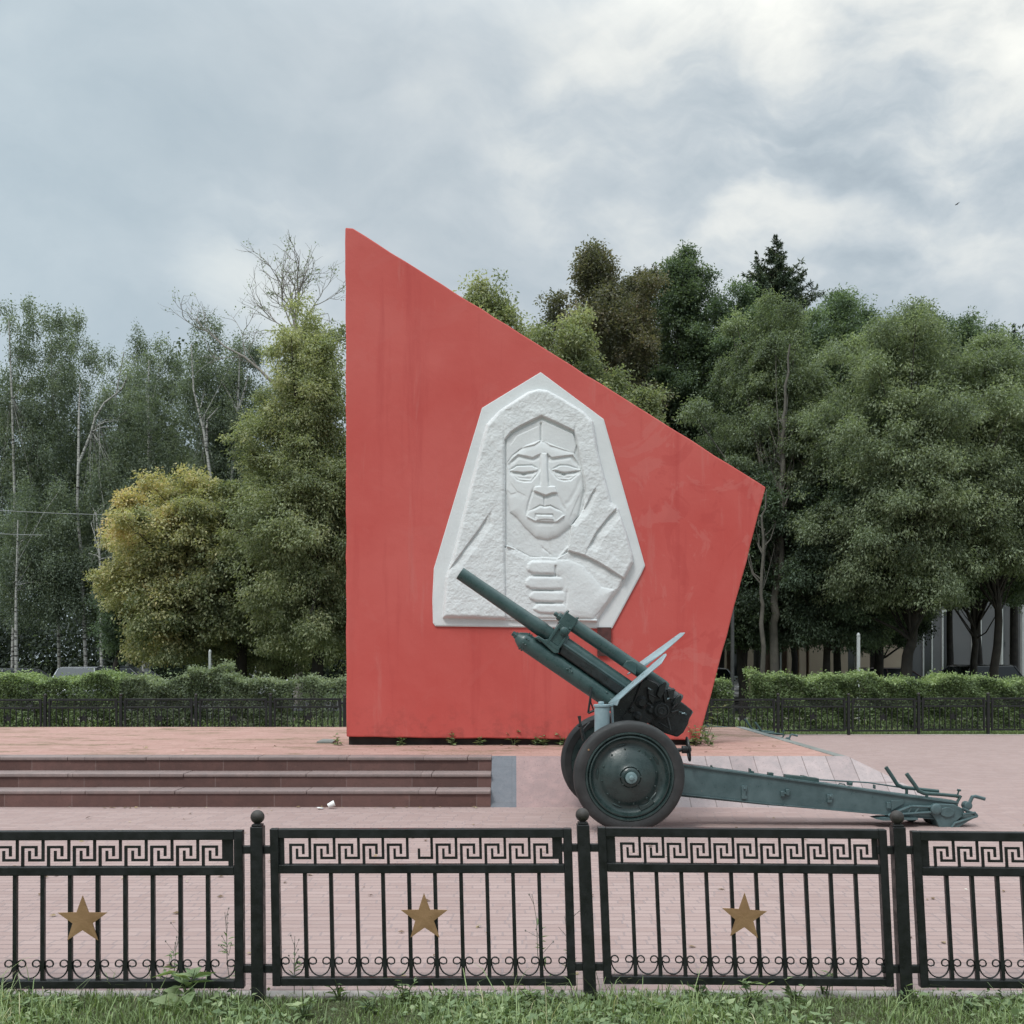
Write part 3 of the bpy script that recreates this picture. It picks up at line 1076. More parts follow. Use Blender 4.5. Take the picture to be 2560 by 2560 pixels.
# elevating mass: frame along the barrel axis
TH = math.radians(34.4)
MZ = L(1150, 1433, 0.0)
ev = np.array([math.cos(TH), 0, -math.sin(TH)])
nv = np.array([math.sin(TH), 0, math.cos(TH)])
yv = np.array([0, 1.0, 0])


def T(t, n, y=0.0):
    return MZ + ev * t + nv * n + yv * y


mb = MB()
mb.lathe([(0.0615, 0.10), (0.0615, 0.004), (0.066, 0.0), (0.071, 0.0), (0.0745, 0.004), (0.0745, 0.06), (0.075, 0.3), (0.082, 0.95), (0.088, 1.02), (0.089, 1.14), (0.084, 1.15), (0.084, 1.4), (0.0001, 1.4), ], MZ, ev, 40)
barrel = gp('barrel', mb, M['gun'])
mb = MB()
mb.lathe([(0.0612, 0.095), (0.0612, 0.006)], MZ, ev, 32)
gp('bore', mb, M['gun_black'], barrel)
# jacket round the rear of the barrel with a welded seam strip, dark underside trough
mb = MB()
mb.lathe([(0.0001, 1.33), (0.088, 1.34), (0.097, 1.40), (0.099, 1.44), (0.099, 2.36), (0.09, 2.40), (0.0001, 2.41)], T(0, -0.004), ev, 40)
gp('barrel_jacket', mb, M['gun'])
mb = MB()
for s in (-1, 1):
    mb.obox(T(1.86, -0.002, s * 0.100), ev * 0.46, yv * 0.012, nv * 0.010)
    mb.obox(T(1.405, 0.045, s * 0.097), ev * 0.014, yv * 0.012, nv * 0.058)
gp_each('seam_strip', mb, M['gun_trail'], bevel=0.004)
mb = MB()
pa = [(1.395 - 0.0, -0.012), (2.40, -0.012), (2.40, -0.135), (1.42, -0.118)]
mb.prism([T(t, n, -0.098) for t, n in pa], [T(t, n, 0.098) for t, n in pa])
gp('cradle_trough', mb, M['gun_black'], bevel=0.02)
# recuperator on top
mb = MB()
mb.lathe([(0.0001, 1.30), (0.074, 1.30), (0.077, 1.36), (0.077, 2.62), (0.07, 2.66), (0.0001, 2.66)], T(0, 0.243), ev, 36)
recup = gp('recuperator', mb, M['gun'])
mb = MB()
mb.obox(T(1.31, 0.238), ev * 0.085, yv * 0.085, nv * 0.078)
gp('front_block', mb, M['gun'], recup, bevel=0.008)
mb = MB()
mb.lathe([(0.018, 1.13), (0.026, 1.14), (0.026, 1.175), (0.040, 1.18), (0.046, 1.19), (0.046, 1.225), (0.0001, 1.225)], T(0, 0.232), ev, 8)
for t in (1.245, 1.375):
    for y in (-0.07, 0.0, 0.07):
        mb.lathe([(0.013, 0.0), (0.013, 0.018), (0.008, 0.026)], T(t, 0.315, y), nv, 8)
for y in (-0.087,):
    mb.lathe([(0.012, 0), (0.012, 0.015), (0.007, 0.02)], T(1.37, 0.18, y), -yv, 8)
gp_each('bolt', mb, M['gun'], recup)
mb = MB()
pa = [(2.10, 0.17), (2.10, 0.245), (2.16, 0.285), (2.22, 0.285), (2.28, 0.17)]
mb.prism([T(t, n, -0.085) for t, n in pa], [T(t, n, 0.085) for t, n in pa])
gp('rear_bracket', mb, M['gun'], recup, bevel=0.006)
# yoke that ties barrel, recuperator and buffer together
mb = MB()
fr = [(1.235, -0.085), (1.235, 0.165), (1.265, 0.165), (1.265, -0.085)]
bk = [(1.372, -0.10), (1.372, 0.11), (1.398, 0.11), (1.398, -0.10)]
for q in (fr, bk):
    for y0, y1 in ((-0.125, -0.092), (0.092, 0.125)):
        mb.prism([T(t, n, y0) for t, n in q], [T(t, n, y1) for t, n in q])
for n0, n1 in ((0.11, 0.160), (-0.10, -0.06)):
    q = [(1.240, n0), (1.393, n0), (1.393, n1), (1.240, n1)]
    mb.prism([T(t, n, -0.122) for t, n in q], [T(t, n, 0.122) for t, n in q])
q = [(1.262, -0.058), (1.374, -0.058), (1.374, 0.108), (1.262, 0.108)]
mb.prism([T(t, n, -0.106) for t, n in q], [T(t, n, 0.106) for t, n in q])
yoke = gp('yoke', mb, M['gun'], bevel=0.004)
mb = MB()
mb.lathe([(0.05, 0.0), (0.05, 0.018), (0.036, 0.024), (0.030, 0.045), (0.014, 0.05)], T(1.335, 0.118, -0.122), -yv, 20)
gp('trunnion_nut', mb, M['gun'], yoke)
mb = MB()
pa = [(1.10, -0.135), (1.12, -0.085), (1.20, -0.085), (1.235, -0.06), (1.40, -0.07), (1.42, -0.12), (1.38, -0.15), (1.16, -0.12)]
mb.prism([T(t, n, -0.118) for t, n in pa], [T(t, n, -0.06) for t, n in pa])
mb.prism([T(t, n, 0.06) for t, n in pa], [T(t, n, 0.118) for t, n in pa])
gp_each('clevis', mb, M['gun'], yoke, bevel=0.008)
# recoil buffer below
mb = MB()
mb.lathe([(0.0001, 0.925), (0.050, 0.93), (0.062, 0.945), (0.092, 0.995), (0.100, 1.01), (0.103, 1.05), (0.103, 2.36), (0.0001, 2.36)], T(0, -0.221), ev, 40)
buf = gp('recoil_buffer', mb, M['gun'])
mb = MB()
mb.lathe([(0.020, 0.865), (0.033, 0.87), (0.033, 0.90), (0.045, 0.905), (0.045, 0.935)], T(0, -0.221), ev, 6)
for t in (1.03, 1.06):
    for i in range(10):
        a = 2 * math.pi * i / 10
        d = nv * math.cos(a) + yv * math.sin(a)
        mb.lathe([(0.011, 0), (0.011, 0.008), (0.005, 0.012)], T(t, -0.221) + d * 0.101, d, 6)
for t, a in ((1.62, -1.15), (1.66, -1.45), (1.60, -1.5), (2.12, -1.1), (2.2, -1.5)):
    d = nv * math.cos(a) + yv * math.sin(a)
    mb.lathe([(0.013, 0), (0.013, 0.010), (0.006, 0.015)], T(t, -0.221) + d * 0.101, d, 8)
gp_each('rivet', mb, M['gun'], buf)
# travel lock stirrup
mb = MB()
a, b, c_, d_ = Z2(962, 905, -0.13), Z2(940, 1080, -0.13), Z2(978, 1065, -0.13), Z2(955, 930, -0.13)
mb.tube([a, Z2(957, 960, -0.14), b], 0.012, 8)
mb.tube([b, c_], 0.014, 8)
mb.tube([Z2(957, 960, -0.14), Z2(958, 1010, -0.14), c_], 0.008, 8)
gp('travel_lock', mb, M['gun_black'])

# shield: two raked plates, the far one taller
mb = MB()


def plate(qs, th=0.008):
    p = [np.array(x) for x in qs]
    nn = np.cross(p[1] - p[0], p[-1] - p[0])
    nn = nn / np.linalg.norm(nn) * th
    return mb.prism(p, [x + nn for x in p])


plate([Z2(1072, 1015, -0.11), Z2(1100, 985, -0.11), Z2(1446, 686, -0.11), Z2(1462, 680, -0.20), Z2(1464, 690, -0.30), Z2(1430, 745, -0.70), Z2(1240, 902, -0.74), Z2(1150, 985, -0.74), Z2(1132, 1030, -0.70)])
near_shield = gp('shield', mb, M['gun_light'], smooth=None, bevel=0.003)
mb = MB()
plate([Z2(1200, 826, 0.12), Z2(1300, 786, 0.12), Z2(1440, 682, 0.12), Z2(1576, 562, 0.12), Z2(1592, 543, 0.40), Z2(1560, 545, 0.72), Z2(1390, 668, 0.74), Z2(1275, 752, 0.74)])
gp('shield', mb, M['gun_light'], smooth=None, bevel=0.003)
mb = MB()
for u, v, ly in ((1235, 885, -0.35), (1262, 862, -0.35), (1300, 830, -0.35), (1205, 915, -0.3), (1180, 935, -0.3)):
    mb.tube([Z2(u, v, ly), Z2(u + 16, v - 12, ly)], 0.011, 6)
mb.obox((Z2(1100, 985, -0.115) + Z2(1446, 686, -0.115)) / 2, (Z2(1446, 686, -0.115) - Z2(1100, 985, -0.115)) / 2, (0, 0.006, 0), (0.009, 0, 0.009))
gp_each('hinge', mb, M['gun_trail'], near_shield)
mb = MB()
mb.obox((Z2(1098, 1028, -0.45) + Z2(1104, 1145, -0.45)) / 2, (Z2(1104, 1145, -0.45) - Z2(1098, 1028, -0.45)) / 2, (0.012, 0, 0), (0, 0.02, 0))
mb.obox((Z2(1085, 1028, -0.45) + Z2(1120, 1020, -0.45)) / 2, (Z2(1120, 1020, -0.45) - Z2(1085, 1028, -0.45)) / 2, (0, 0.03, 0), (0, 0, 0.010))
gp('shield_stay', mb, M['gun_light'], near_shield)

# spring column beside the wheel
a, b = Z2(1033, 1022, -0.5), Z2(1036, 1260, -0.5)
mb = MB()
hgt = a[2] - b[2]
mb.lathe([(0.0001, 0), (0.082, 0), (0.082, hgt - 0.03), (0.088, hgt - 0.028), (0.093, hgt - 0.022), (0.093, hgt - 0.004), (0.085, hgt), (0.0001, hgt)], (a[0], -0.5, b[2]), (0, 0, 1), 28)
col = gp('spring_column', mb, M['gun_light'])
mb = MB()
mb.lathe([(0.030, 0), (0.034, 0.012), (0.028, 0.03), (0.0001, 0.034)], (a[0] - 0.01, -0.5, a[2]), (0, 0, 1), 14)
gp('column_cap', mb, M['gun_light'], col)

# upper carriage cheeks, cradle rear and breech
up = [(1105, 1030), (1235, 905), (1330, 850), (1400, 880), (1460, 985), (1450, 1080), (1330, 1150), (1300, 1190), (1110, 1200)]
mb = MB()
for y0, y1 in ((-0.27, -0.19), (0.19, 0.27)):
    pl_ = [Z2(u, v, (y0 + y1) / 2) for u, v in up]
    mb.prism([(p[0], y0, p[2]) for p in pl_], [(p[0], y1, p[2]) for p in pl_])
pl_ = [Z2(u, v, 0) for u, v in ((1115, 1040), (1290, 905), (1330, 960), (1310, 1200), (1120, 1200))]
mb.prism([(p[0], -0.188, p[2]) for p in pl_], [(p[0], 0.188, p[2]) for p in pl_])
cheek = gp('carriage_cheek', mb, M['gun_black'], bevel=0.01)
mb = MB()
mb.tube([Z2(1165, 1120, -0.29), Z2(1250, 1000, -0.29)], 0.006, 8)
mb.tube([Z2(1250, 1000, -0.285), Z2(1300, 870, -0.285)], 0.012, 8)
for u, v, r in ((1300, 1010, 0.07), (1270, 1100, 0.05), (1360, 1060, 0.05), (1230, 1060, 0.035)):
    mb.lathe([(r, 0), (r, 0.02), (r * 0.6, 0.03), (r * 0.55, 0.045), (0.0001, 0.045)], Z2(u, v, -0.27), (0, -1, 0), 20)
gp_each('gear_cover', mb, M['gun_black'], cheek)
# breech ring and block
mb = MB()
br = [(1400, 960), (1450, 930), (1545, 1000), (1560, 1010), (1622, 1060), (1600, 1110), (1590, 1150), (1560, 1205), (1520, 1235), (1440, 1210), (1380, 1170), (1330, 1140), (1310, 1080)]
pl_ = [Z2(u, v, 0) for u, v in br]
mb.prism([(p[0], -0.17, p[2]) for p in pl_], [(p[0], 0.17, p[2]) for p in pl_])
breech = gp('breech', mb, M['gun_black'], bevel=0.014)
mb = MB()
for poly in ([(1598, 1085), (1612, 1050), (1642, 1072), (1612, 1120)], [(1560, 1205), (1580, 1165), (1596, 1170), (1575, 1200)], [(1520, 1235), (1545, 1205), (1562, 1212), (1548, 1232)],
             [(1575, 1160), (1600, 1115), (1612, 1122), (1590, 1165)]):
    pl_ = [Z2(u, v, -0.12) for u, v in poly]
    mb.prism([(p[0], -0.16, p[2]) for p in pl_], [(p[0], -0.02, p[2]) for p in pl_])
mb.tube([Z2(1540, 1070, -0.19), Z2(1575, 1080, -0.2), Z2(1600, 1092, -0.19)], 0.010, 8)
gp_each('breech_lever', mb, M['gun_trail'], breech, bevel=0.003)
# rear end of the recuperator, dark and oily, seen behind the shield
mb = MB()
mb.lathe([(0.0001, 2.40), (0.088, 2.40), (0.088, 2.82), (0.094, 2.83), (0.094, 2.86), (0.08, 2.87), (0.0001, 2.87)], T(0, 0.20), ev, 30)
gp('recuperator_end', mb, M['gun_black'])
# sight: gear box, dial, brackets and eyepieces on the near side
SY = -0.30
mb = MB()
for poly, y0, y1 in (([(1335, 905), (1375, 925), (1385, 985), (1370, 1020), (1345, 985)], SY - 0.03, SY + 0.06),
                     ([(1395, 960), (1415, 900), (1455, 870), (1462, 880), (1445, 945), (1420, 985)], SY - 0.05, SY + 0.02),
                     ([(1465, 925), (1520, 918), (1512, 940), (1505, 990), (1475, 985)], SY - 0.06, SY + 0.04),
                     ([(1500, 1015), (1525, 980), (1555, 955), (1565, 968), (1560, 1010), (1530, 1045)], SY - 0.02, SY + 0.05),
                     ([(1380, 1000), (1500, 985), (1530, 1040), (1520, 1110), (1400, 1120)], SY + 0.03, SY + 0.12),
                     ([(1440, 950), (1470, 930), (1490, 1000), (1450, 1010)], SY - 0.03, SY + 0.05)):
    pl_ = [Z2(u, v, SY) for u, v in poly]
    mb.prism([(p[0], y0, p[2]) for p in pl_], [(p[0], y1, p[2]) for p in pl_])
sight = gp('gun_sight', mb, M['gun_black'], bevel=0.006)
mb = MB()
c = Z2(1430, 1065, SY - 0.02)
mb.lathe([(0.085, 0.0), (0.087, 0.02), (0.082, 0.034), (0.072, 0.036), (0.066, 0.02), (0.05, 0.02), (0.046, 0.036), (0.03, 0.038), (0.022, 0.03), (0.0001, 0.03)], c, (0, -1, 0), 32)
mb.lathe([(0.095, -0.06), (0.095, 0.0)], c, (0, -1, 0), 32)
gp('sight_dial', mb, M['gun_black'], sight)
mb = MB()
for (u0, v0), (u1, v1), r in (((1345, 950), (1395, 975), 0.008), ((1500, 1075), (1545, 1062), 0.014), ((1545, 1062), (1548, 1090), 0.008), ((1470, 1110), (1490, 1195), 0.014),
                              ((1410, 1140), (1490, 1190), 0.009), ((1505, 1050), (1535, 1010), 0.012), ((1360, 1030), (1335, 1015), 0.012), ((1475, 925), (1515, 922), 0.018)):
    mb.tube([Z2(u0, v0, SY - 0.03), Z2(u1, v1, SY - 0.03)], r, 10)
gp_each('sight_linkage', mb, M['gun_black'], sight)
mb = MB()
for (u0, v0), (u1, v1), r in (((1342, 912), (1362, 925), 0.006), ((1568, 1084), (1590, 1080), 0.006), ((1470, 988), (1486, 980), 0.007)):
    mb.tube([Z2(u0, v0, SY - 0.075), Z2(u1, v1, SY - 0.075)], r, 8)
gp_each('sight_tag', mb, M['gun_light'], sight)

# elevating hand wheel behind the tyre
hc = Z2(1612, 1322, -0.55)
mb = MB()
mb.tube([Z2(1480, 1332, -0.55), Z2(1545, 1330, -0.55), hc], [0.022, 0.024, 0.012], 12)
mb.lathe([(0.0001, 0), (0.042, 0), (0.042, 0.06), (0.0001, 0.06)], Z2(1570, 1325, -0.55), (1, 0, 0), 14)
hw = gp('hand_wheel_shaft', mb, M['gun_black'])
mb = MB()
hd = np.array([1.0, -0.10, 0.12])
hd /= np.linalg.norm(hd)
hu = np.cross(hd, (0, 1, 0))
hu /= np.linalg.norm(hu)
hv = np.cross(hd, hu)
ring = [hc + 0.125 * (math.cos(q) * hu + math.sin(q) * hv) for q in np.linspace(0, 2 * math.pi, 33)]
mb.tube(ring, 0.012, 8, cap=False)
for q in (0.4, 2.5, 4.6):
    mb.tube([hc, hc + 0.122 * (math.cos(q) * hu + math.sin(q) * hv)], 0.008, 6)
mb.lathe([(0.03, -0.02), (0.03, 0.03), (0.0001, 0.035)], hc, hd, 14)
gp('hand_wheel', mb, M['gun_black'], hw)
# brake lever by the far wheel
mb = MB()
mb.tube([Z2(912, 1265, -0.62), Z2(898, 1200, -0.62), Z2(886, 1145, -0.62), Z2(880, 1100, -0.62)], [0.022, 0.018, 0.012, 0.020], 10)
mb.tube([Z2(905, 1195, -0.62), Z2(925, 1170, -0.60), Z2(952, 1142, -0.58)], 0.008, 8)
mb.tube([Z2(872, 1163, -0.63), Z2(892, 1170, -0.61)], 0.014, 8)
gp('brake_lever', mb, M['gun_black'])


# split trail, both legs folded side by side
def trail(y0, y1, near):
    def Y_(u):
        return y0 + (y1 - y0) * min(max(u / 1560.0, 0), 1)

    top = [(-260, 306), (110, 352), (840, 450), (1200, 502), (1560, 548)]
    bot = [(-260, 462), (110, 505), (560, 554), (1120, 603), (1340, 622), (1560, 640)]
    ref = (y0 + y1) / 2 if near else None
    yy = -0.50

    def q(u, v):
        p = Z3(u, v, yy)
        p[1] = Y_(u)
        if not near:
            p[2] -= 0.035 * (1 - min(max(u / 1300.0, 0), 1)) + 0.012
        return p
    pts = [q(*p) for p in top] + [q(*p) for p in bot[::-1]]
    off = np.array([0, 0.13, 0])
    mb = MB()
    mb.prism(pts, [p + off for p in pts])
    leg = gp('trail_leg', mb, M['gun_trail'], smooth=None, bevel=0.006)
    mb = MB()
    for sq, dz in ((top, 0.0), ):
        for i in range(len(sq) - 1):
            a_, b_ = q(*sq[i]), q(*sq[i + 1])
            mb.obox((a_ + b_) / 2 + np.array([0, 0.065, 0.006]), (b_ - a_) / 2, (0, 0.085, 0), (0, 0, 0.011))
    for i in range(len(bot) - 1):
        a_, b_ = q(*bot[i]), q(*bot[i + 1])
        mb.obox((a_ + b_) / 2 + np.array([0, 0.065, -0.004]), (b_ - a_) / 2, (0, 0.080, 0), (0, 0, 0.007))
    gp('flange', mb, M['gun_trail'], leg, bevel=0.003)
    if near:
        mb = MB()
        for u, v, w, h in ((425, 472, 14, 14), (422, 500, 10, 16), (425, 520, 14, 8), (630, 500, 10, 14), (655, 492, 9, 16), (880, 515, 15, 12), (878, 538, 12, 8), (1190, 560, 11, 16)):
            p = q(u, v)
            sc = 0.0021
            mb.box(p[0] - w * sc, p[0] + w * sc, p[1] - 0.03, p[1], p[2] - h * sc, p[2] + h * sc)
        for u, v in ((425, 472), (640, 497), (880, 512)):
            p = q(u, v)
            mb.lathe([(0.012, 0.0), (0.012, 0.014), (0.006, 0.018)], p + np.array([0, -0.028, 0]), (0, -1, 0), 8)
        gp_each('lug', mb, M['gun_trail'], leg, bevel=0.004)
        pl_ = [q(1205, 535), q(1272, 528), q(1272, 552), q(1205, 590)]
        mb = MB()
        mb.prism([p - np.array([0, 0.012, 0]) for p in pl_], pl_)
        gp('cover_plate', mb, M['gun_trail'], leg, bevel=0.003)
        # fittings on top of the leg
        mb = MB()
        for poly in ([(462, 404), (462, 368), (470, 372), (472, 382), (486, 384), (486, 404)], [(562, 415), (562, 390), (590, 392), (590, 420)], [(258, 376), (258, 352), (263, 352), (264, 360), (270, 362), (270, 378)],
                     [(988, 458), (988, 440), (998, 445), (1012, 442), (1010, 460)], [(1128, 476), (1128, 455), (1133, 455), (1133, 478)], [(635, 425), (635, 416), (655, 418), (655, 428)]):
            pl_ = [q(*p) + np.array([0, 0.04, 0]) for p in poly]
            mb.prism(pl_, [p + np.array([0, 0.06, 0]) for p in pl_])
        mb.tube([q(938, 458) + np.array([0, 0.05, 0]), q(940, 448) + np.array([0, 0.05, 0]), q(970, 452) + np.array([0, 0.05, 0]), q(972, 462) + np.array([0, 0.05, 0])], 0.007, 8)
        gp_each('bracket', mb, M['gun'], leg, bevel=0.003)
        pl_ = [q(*p) + np.array([0, 0.02, 0]) for p in ((650, 427), (652, 400), (740, 410), (742, 406), (768, 409), (768, 413), (828, 420), (830, 448))]
        mb = MB()
        mb.prism(pl_, [p + np.array([0, 0.09, 0]) for p in pl_])
        gp('tool_clamp', mb, M['gun'], leg, bevel=0.005)
    else:
        mb = MB()
        mb.tube([q(700, 432) + np.array([0, .05, .03]), q(1130, 470) + np.array([0, .05, .05]), q(1330, 492) + np.array([0, .05, .03])], 0.008, 8)
        gp('cleaning_rod', mb, M['gun_trail'], leg)
    # carrying handle
    mb = MB()
    if near:
        mb.tube([q(1288, 392), q(1330, 450), q(1352, 484), q(1380, 496), q(1470, 502), q(1562, 511)], [0.022, 0.022, 0.022, 0.022, 0.019, 0.019], 12)
        gp_m = [(1395, 512), (1400, 500)]
        mb.tube([q(1395, 530), q(1395, 500)], 0.016, 10)
        mb.tube([q(1565, 478), q(1552, 520)], 0.009, 8)
        mb.tube([q(1556, 478), q(1574, 480)], 0.012, 8)
        mb.tube([q(1575, 508), q(1545, 560)], 0.016, 8)
    else:
        mb.tube([q(1216, 360), q(1255, 420), q(1276, 455), q(1305, 470), q(1400, 480), q(1496, 490)], [0.022, 0.022, 0.022, 0.022, 0.019, 0.019], 12)
        mb.tube([q(1326, 505), q(1326, 475)], 0.016, 10)
    gp('handle', mb, M['gun'], leg)
    return leg, q


far_leg, qf = trail(-0.26, -0.405, False)
near_leg, qn = trail(-0.50, -0.58, True)

# spade end of the near leg: braced side plate, bosses, spade hook, roller, crank
mb = MB()
for (u0, v0), (u1, v1), r in (((1180, 612), (1300, 562), 0.016), ((1300, 562), (1432, 566), 0.015), ((1225, 606), (1422, 592), 0.014), ((1300, 564), (1288, 600), 0.010), ((1345, 566), (1322, 598), 0.010)):
    mb.tube([qn(u0, v0) - np.array([0, 0.05, 0]), qn(u1, v1) - np.array([0, 0.05, 0])], r, 8)
pl_ = [qn(*p) - np.array([0, 0.09, 0]) for p in ((1112, 628), (1150, 622), (1330, 622), (1330, 632), (1150, 636))]
mb.prism(pl_, [p + np.array([0, 0.2, 0]) for p in pl_])
brace = gp('spade_brace', mb, M['gun_trail'], near_leg)
mb = MB()
pl_ = [qn(*p) - np.array([0, 0.045, 0]) for p in ((1400, 572), (1440, 548), (1530, 552), (1565, 572), (1590, 600), (1545, 640), (1520, 668), (1506, 694), (1456, 692), (1436, 640), (1412, 604))]
mb.prism(pl_, [p + np.array([0, 0.20, 0]) for p in pl_])
spade = gp('spade', mb, M['gun_trail'], near_leg, bevel=0.008)
mb = MB()
mb.lathe([(0.060, 0.0), (0.060, 0.045), (0.045, 0.055), (0.024, 0.058), (0.0001, 0.058)], qn(1430, 576) - np.array([0, 0.03, 0]), (0, -1, 0), 24)
ov = [qn(1490 + 38 * math.cos(a), 592 + 26 * math.sin(a)) - np.array([0, 0.046, 0]) for a in np.linspace(0, 2 * math.pi, 22)[:-1]]
mb.prism([p - np.array([0, 0.018, 0]) for p in ov], ov)
mb.lathe([(0.045, -0.02), (0.045, 0.06), (0.03, 0.068), (0.0001, 0.068)], qn(1606, 560) + np.array([0, 0.02, 0]), (0, -1, 0), 20)
gp_each('boss', mb, M['gun_trail'], spade, bevel=0.003)
mb = MB()
for y in (-0.06, 0.14):
    mb.tube([qn(1500, 690) + np.array([0, y, 0]), qn(1530, 650) + np.array([0, y, 0]), qn(1600, 628) + np.array([0, y, 0]), qn(1648, 613) + np.array([0, y, 0])], 0.014, 8)
    mb.tube([qn(1648, 613) + np.array([0, y, 0]), qn(1636, 594) + np.array([0, y, 0]), qn(1570, 604) + np.array([0, y, 0])], 0.014, 8)
    mb.tube([qn(1570, 570) + np.array([0, y, 0]), qn(1610, 590) + np.array([0, y, 0]), qn(1640, 600) + np.array([0, y, 0])], 0.012, 8)
mb.tube([qn(1640, 604) + np.array([0, -0.07, 0]), qn(1640, 604) + np.array([0, 0.15, 0])], 0.016, 8)
pl_ = [qn(*p) - np.array([0, 0.06, 0]) for p in ((1510, 668), (1600, 618), (1645, 606), (1648, 616), (1600, 640), (1520, 690))]
mb.prism(pl_, [p + np.array([0, 0.2, 0]) for p in pl_])
gp('hook_plate', mb, M['gun_trail'], spade)
mb = MB()
mb.tube([qn(1606, 560), qn(1622, 545), qn(1636, 514), qn(1652, 512), qn(1702, 526)], [0.018, 0.020, 0.020, 0.020, 0.020], 10)
gp('crank_handle', mb, M['gun_trail'], near_leg)
mb = MB()
for u, v, y in ((1370, 640, 0.30), (1450, 650, 0.16)):
    p = qn(u, v)
    r = max(p[2], 0.075)
    mb.lathe([(r * 0.4, -0.05), (r * 0.92, -0.05), (r, -0.035), (r, 0.035), (r * 0.92, 0.05), (r * 0.4, 0.05)], (p[0], p[1] + y, r + 0.004), (0, 1, 0), 26)
gp_each('roller', mb, M['gun_black'], near_leg)

# the second howitzer behind the wall; only its trail reaches past the corner
gun2 = copy_tree(gun)
gun2.name = 'field_howitzer.001'
gun2.location = (GX + 0.57, GY + 9.35, 0.0)
gun2.rotation_euler = (0, 0, GR)
gun2['label'] = 'second howitzer mostly hidden behind the red wall, only its trail end showing'
# ------------------------------------------------------------------ iron fences with meander panels
KEY_W, KEY_H = 0.1295, 0.137


def meander_rects(n, x0, z0, broken=-1):
    """black strokes of a Greek key strip: two interlocked hooks per repeat"""
    P_, H_ = KEY_W, KEY_H
    r = []
    for i in range(n):
        x = x0 + i * P_

        def R(a, b, c, d):
            r.append((x + a * P_, x + b * P_, z0 + (1 - d) * H_, z0 + (1 - c) * H_))
        if i != broken:
            R(0.0, 0.115, 0.22, 1.0)
            R(0.0, 0.63, 0.22, 0.31)
            R(0.525, 0.63, 0.22, 0.62)
        R(0.79, 0.90, 0.0, 0.82)
        R(0.27, 0.90, 0.725, 0.82)
        R(0.27, 0.37, 0.41, 0.82)
    return r


def cell_plate(mb, rects, y0, y1):
    xs = sorted({round(v, 5) for r in rects for v in r[:2]})
    zs = sorted({round(v, 5) for r in rects for v in r[2:]})
    fl = [[False] * (len(zs) - 1) for _ in range(len(xs) - 1)]
    for a, b, c, d in rects:
        i0, i1 = xs.index(round(a, 5)), xs.index(round(b, 5))
        k0, k1 = zs.index(round(c, 5)), zs.index(round(d, 5))
        for i in range(i0, i1):
            for k in range(k0, k1):
                fl[i][k] = True
    return mb.cells(xs, zs, fl, y0, y1)


def star_poly(cx, cz, R_, r_=None, rot=0.0):
    r_ = r_ or R_ * 0.40
    return [(cx + (R_ if i % 2 == 0 else r_) * math.sin(math.pi * i / 5 + rot), cz + (R_ if i % 2 == 0 else r_) * math.cos(math.pi * i / 5 + rot)) for i in range(10)]


def scroll(xm, z0, hw):
    """U with curled-in tips between two bars"""
    pts = []
    cr = 0.020
    for a in np.linspace(-150, 180, 16):       # left curl: from its inner end round to the outside
        q = math.radians(a)
        pts.append((xm - hw + cr + cr * math.cos(q + 0.0) * (1 if a > -60 else 0.8), z0 + 0.085 + cr * math.sin(q) * (1 if a > -60 else 0.8)))
    for a in np.linspace(185, 270, 9)[1:]:
        q = math.radians(a)
        pts.append((xm + hw * math.cos(q) * 0.995, z0 + 0.078 + 0.070 * math.sin(q)))
    right = [(2 * xm - x, z) for x, z in pts[::-1]][1:]
    return pts + right


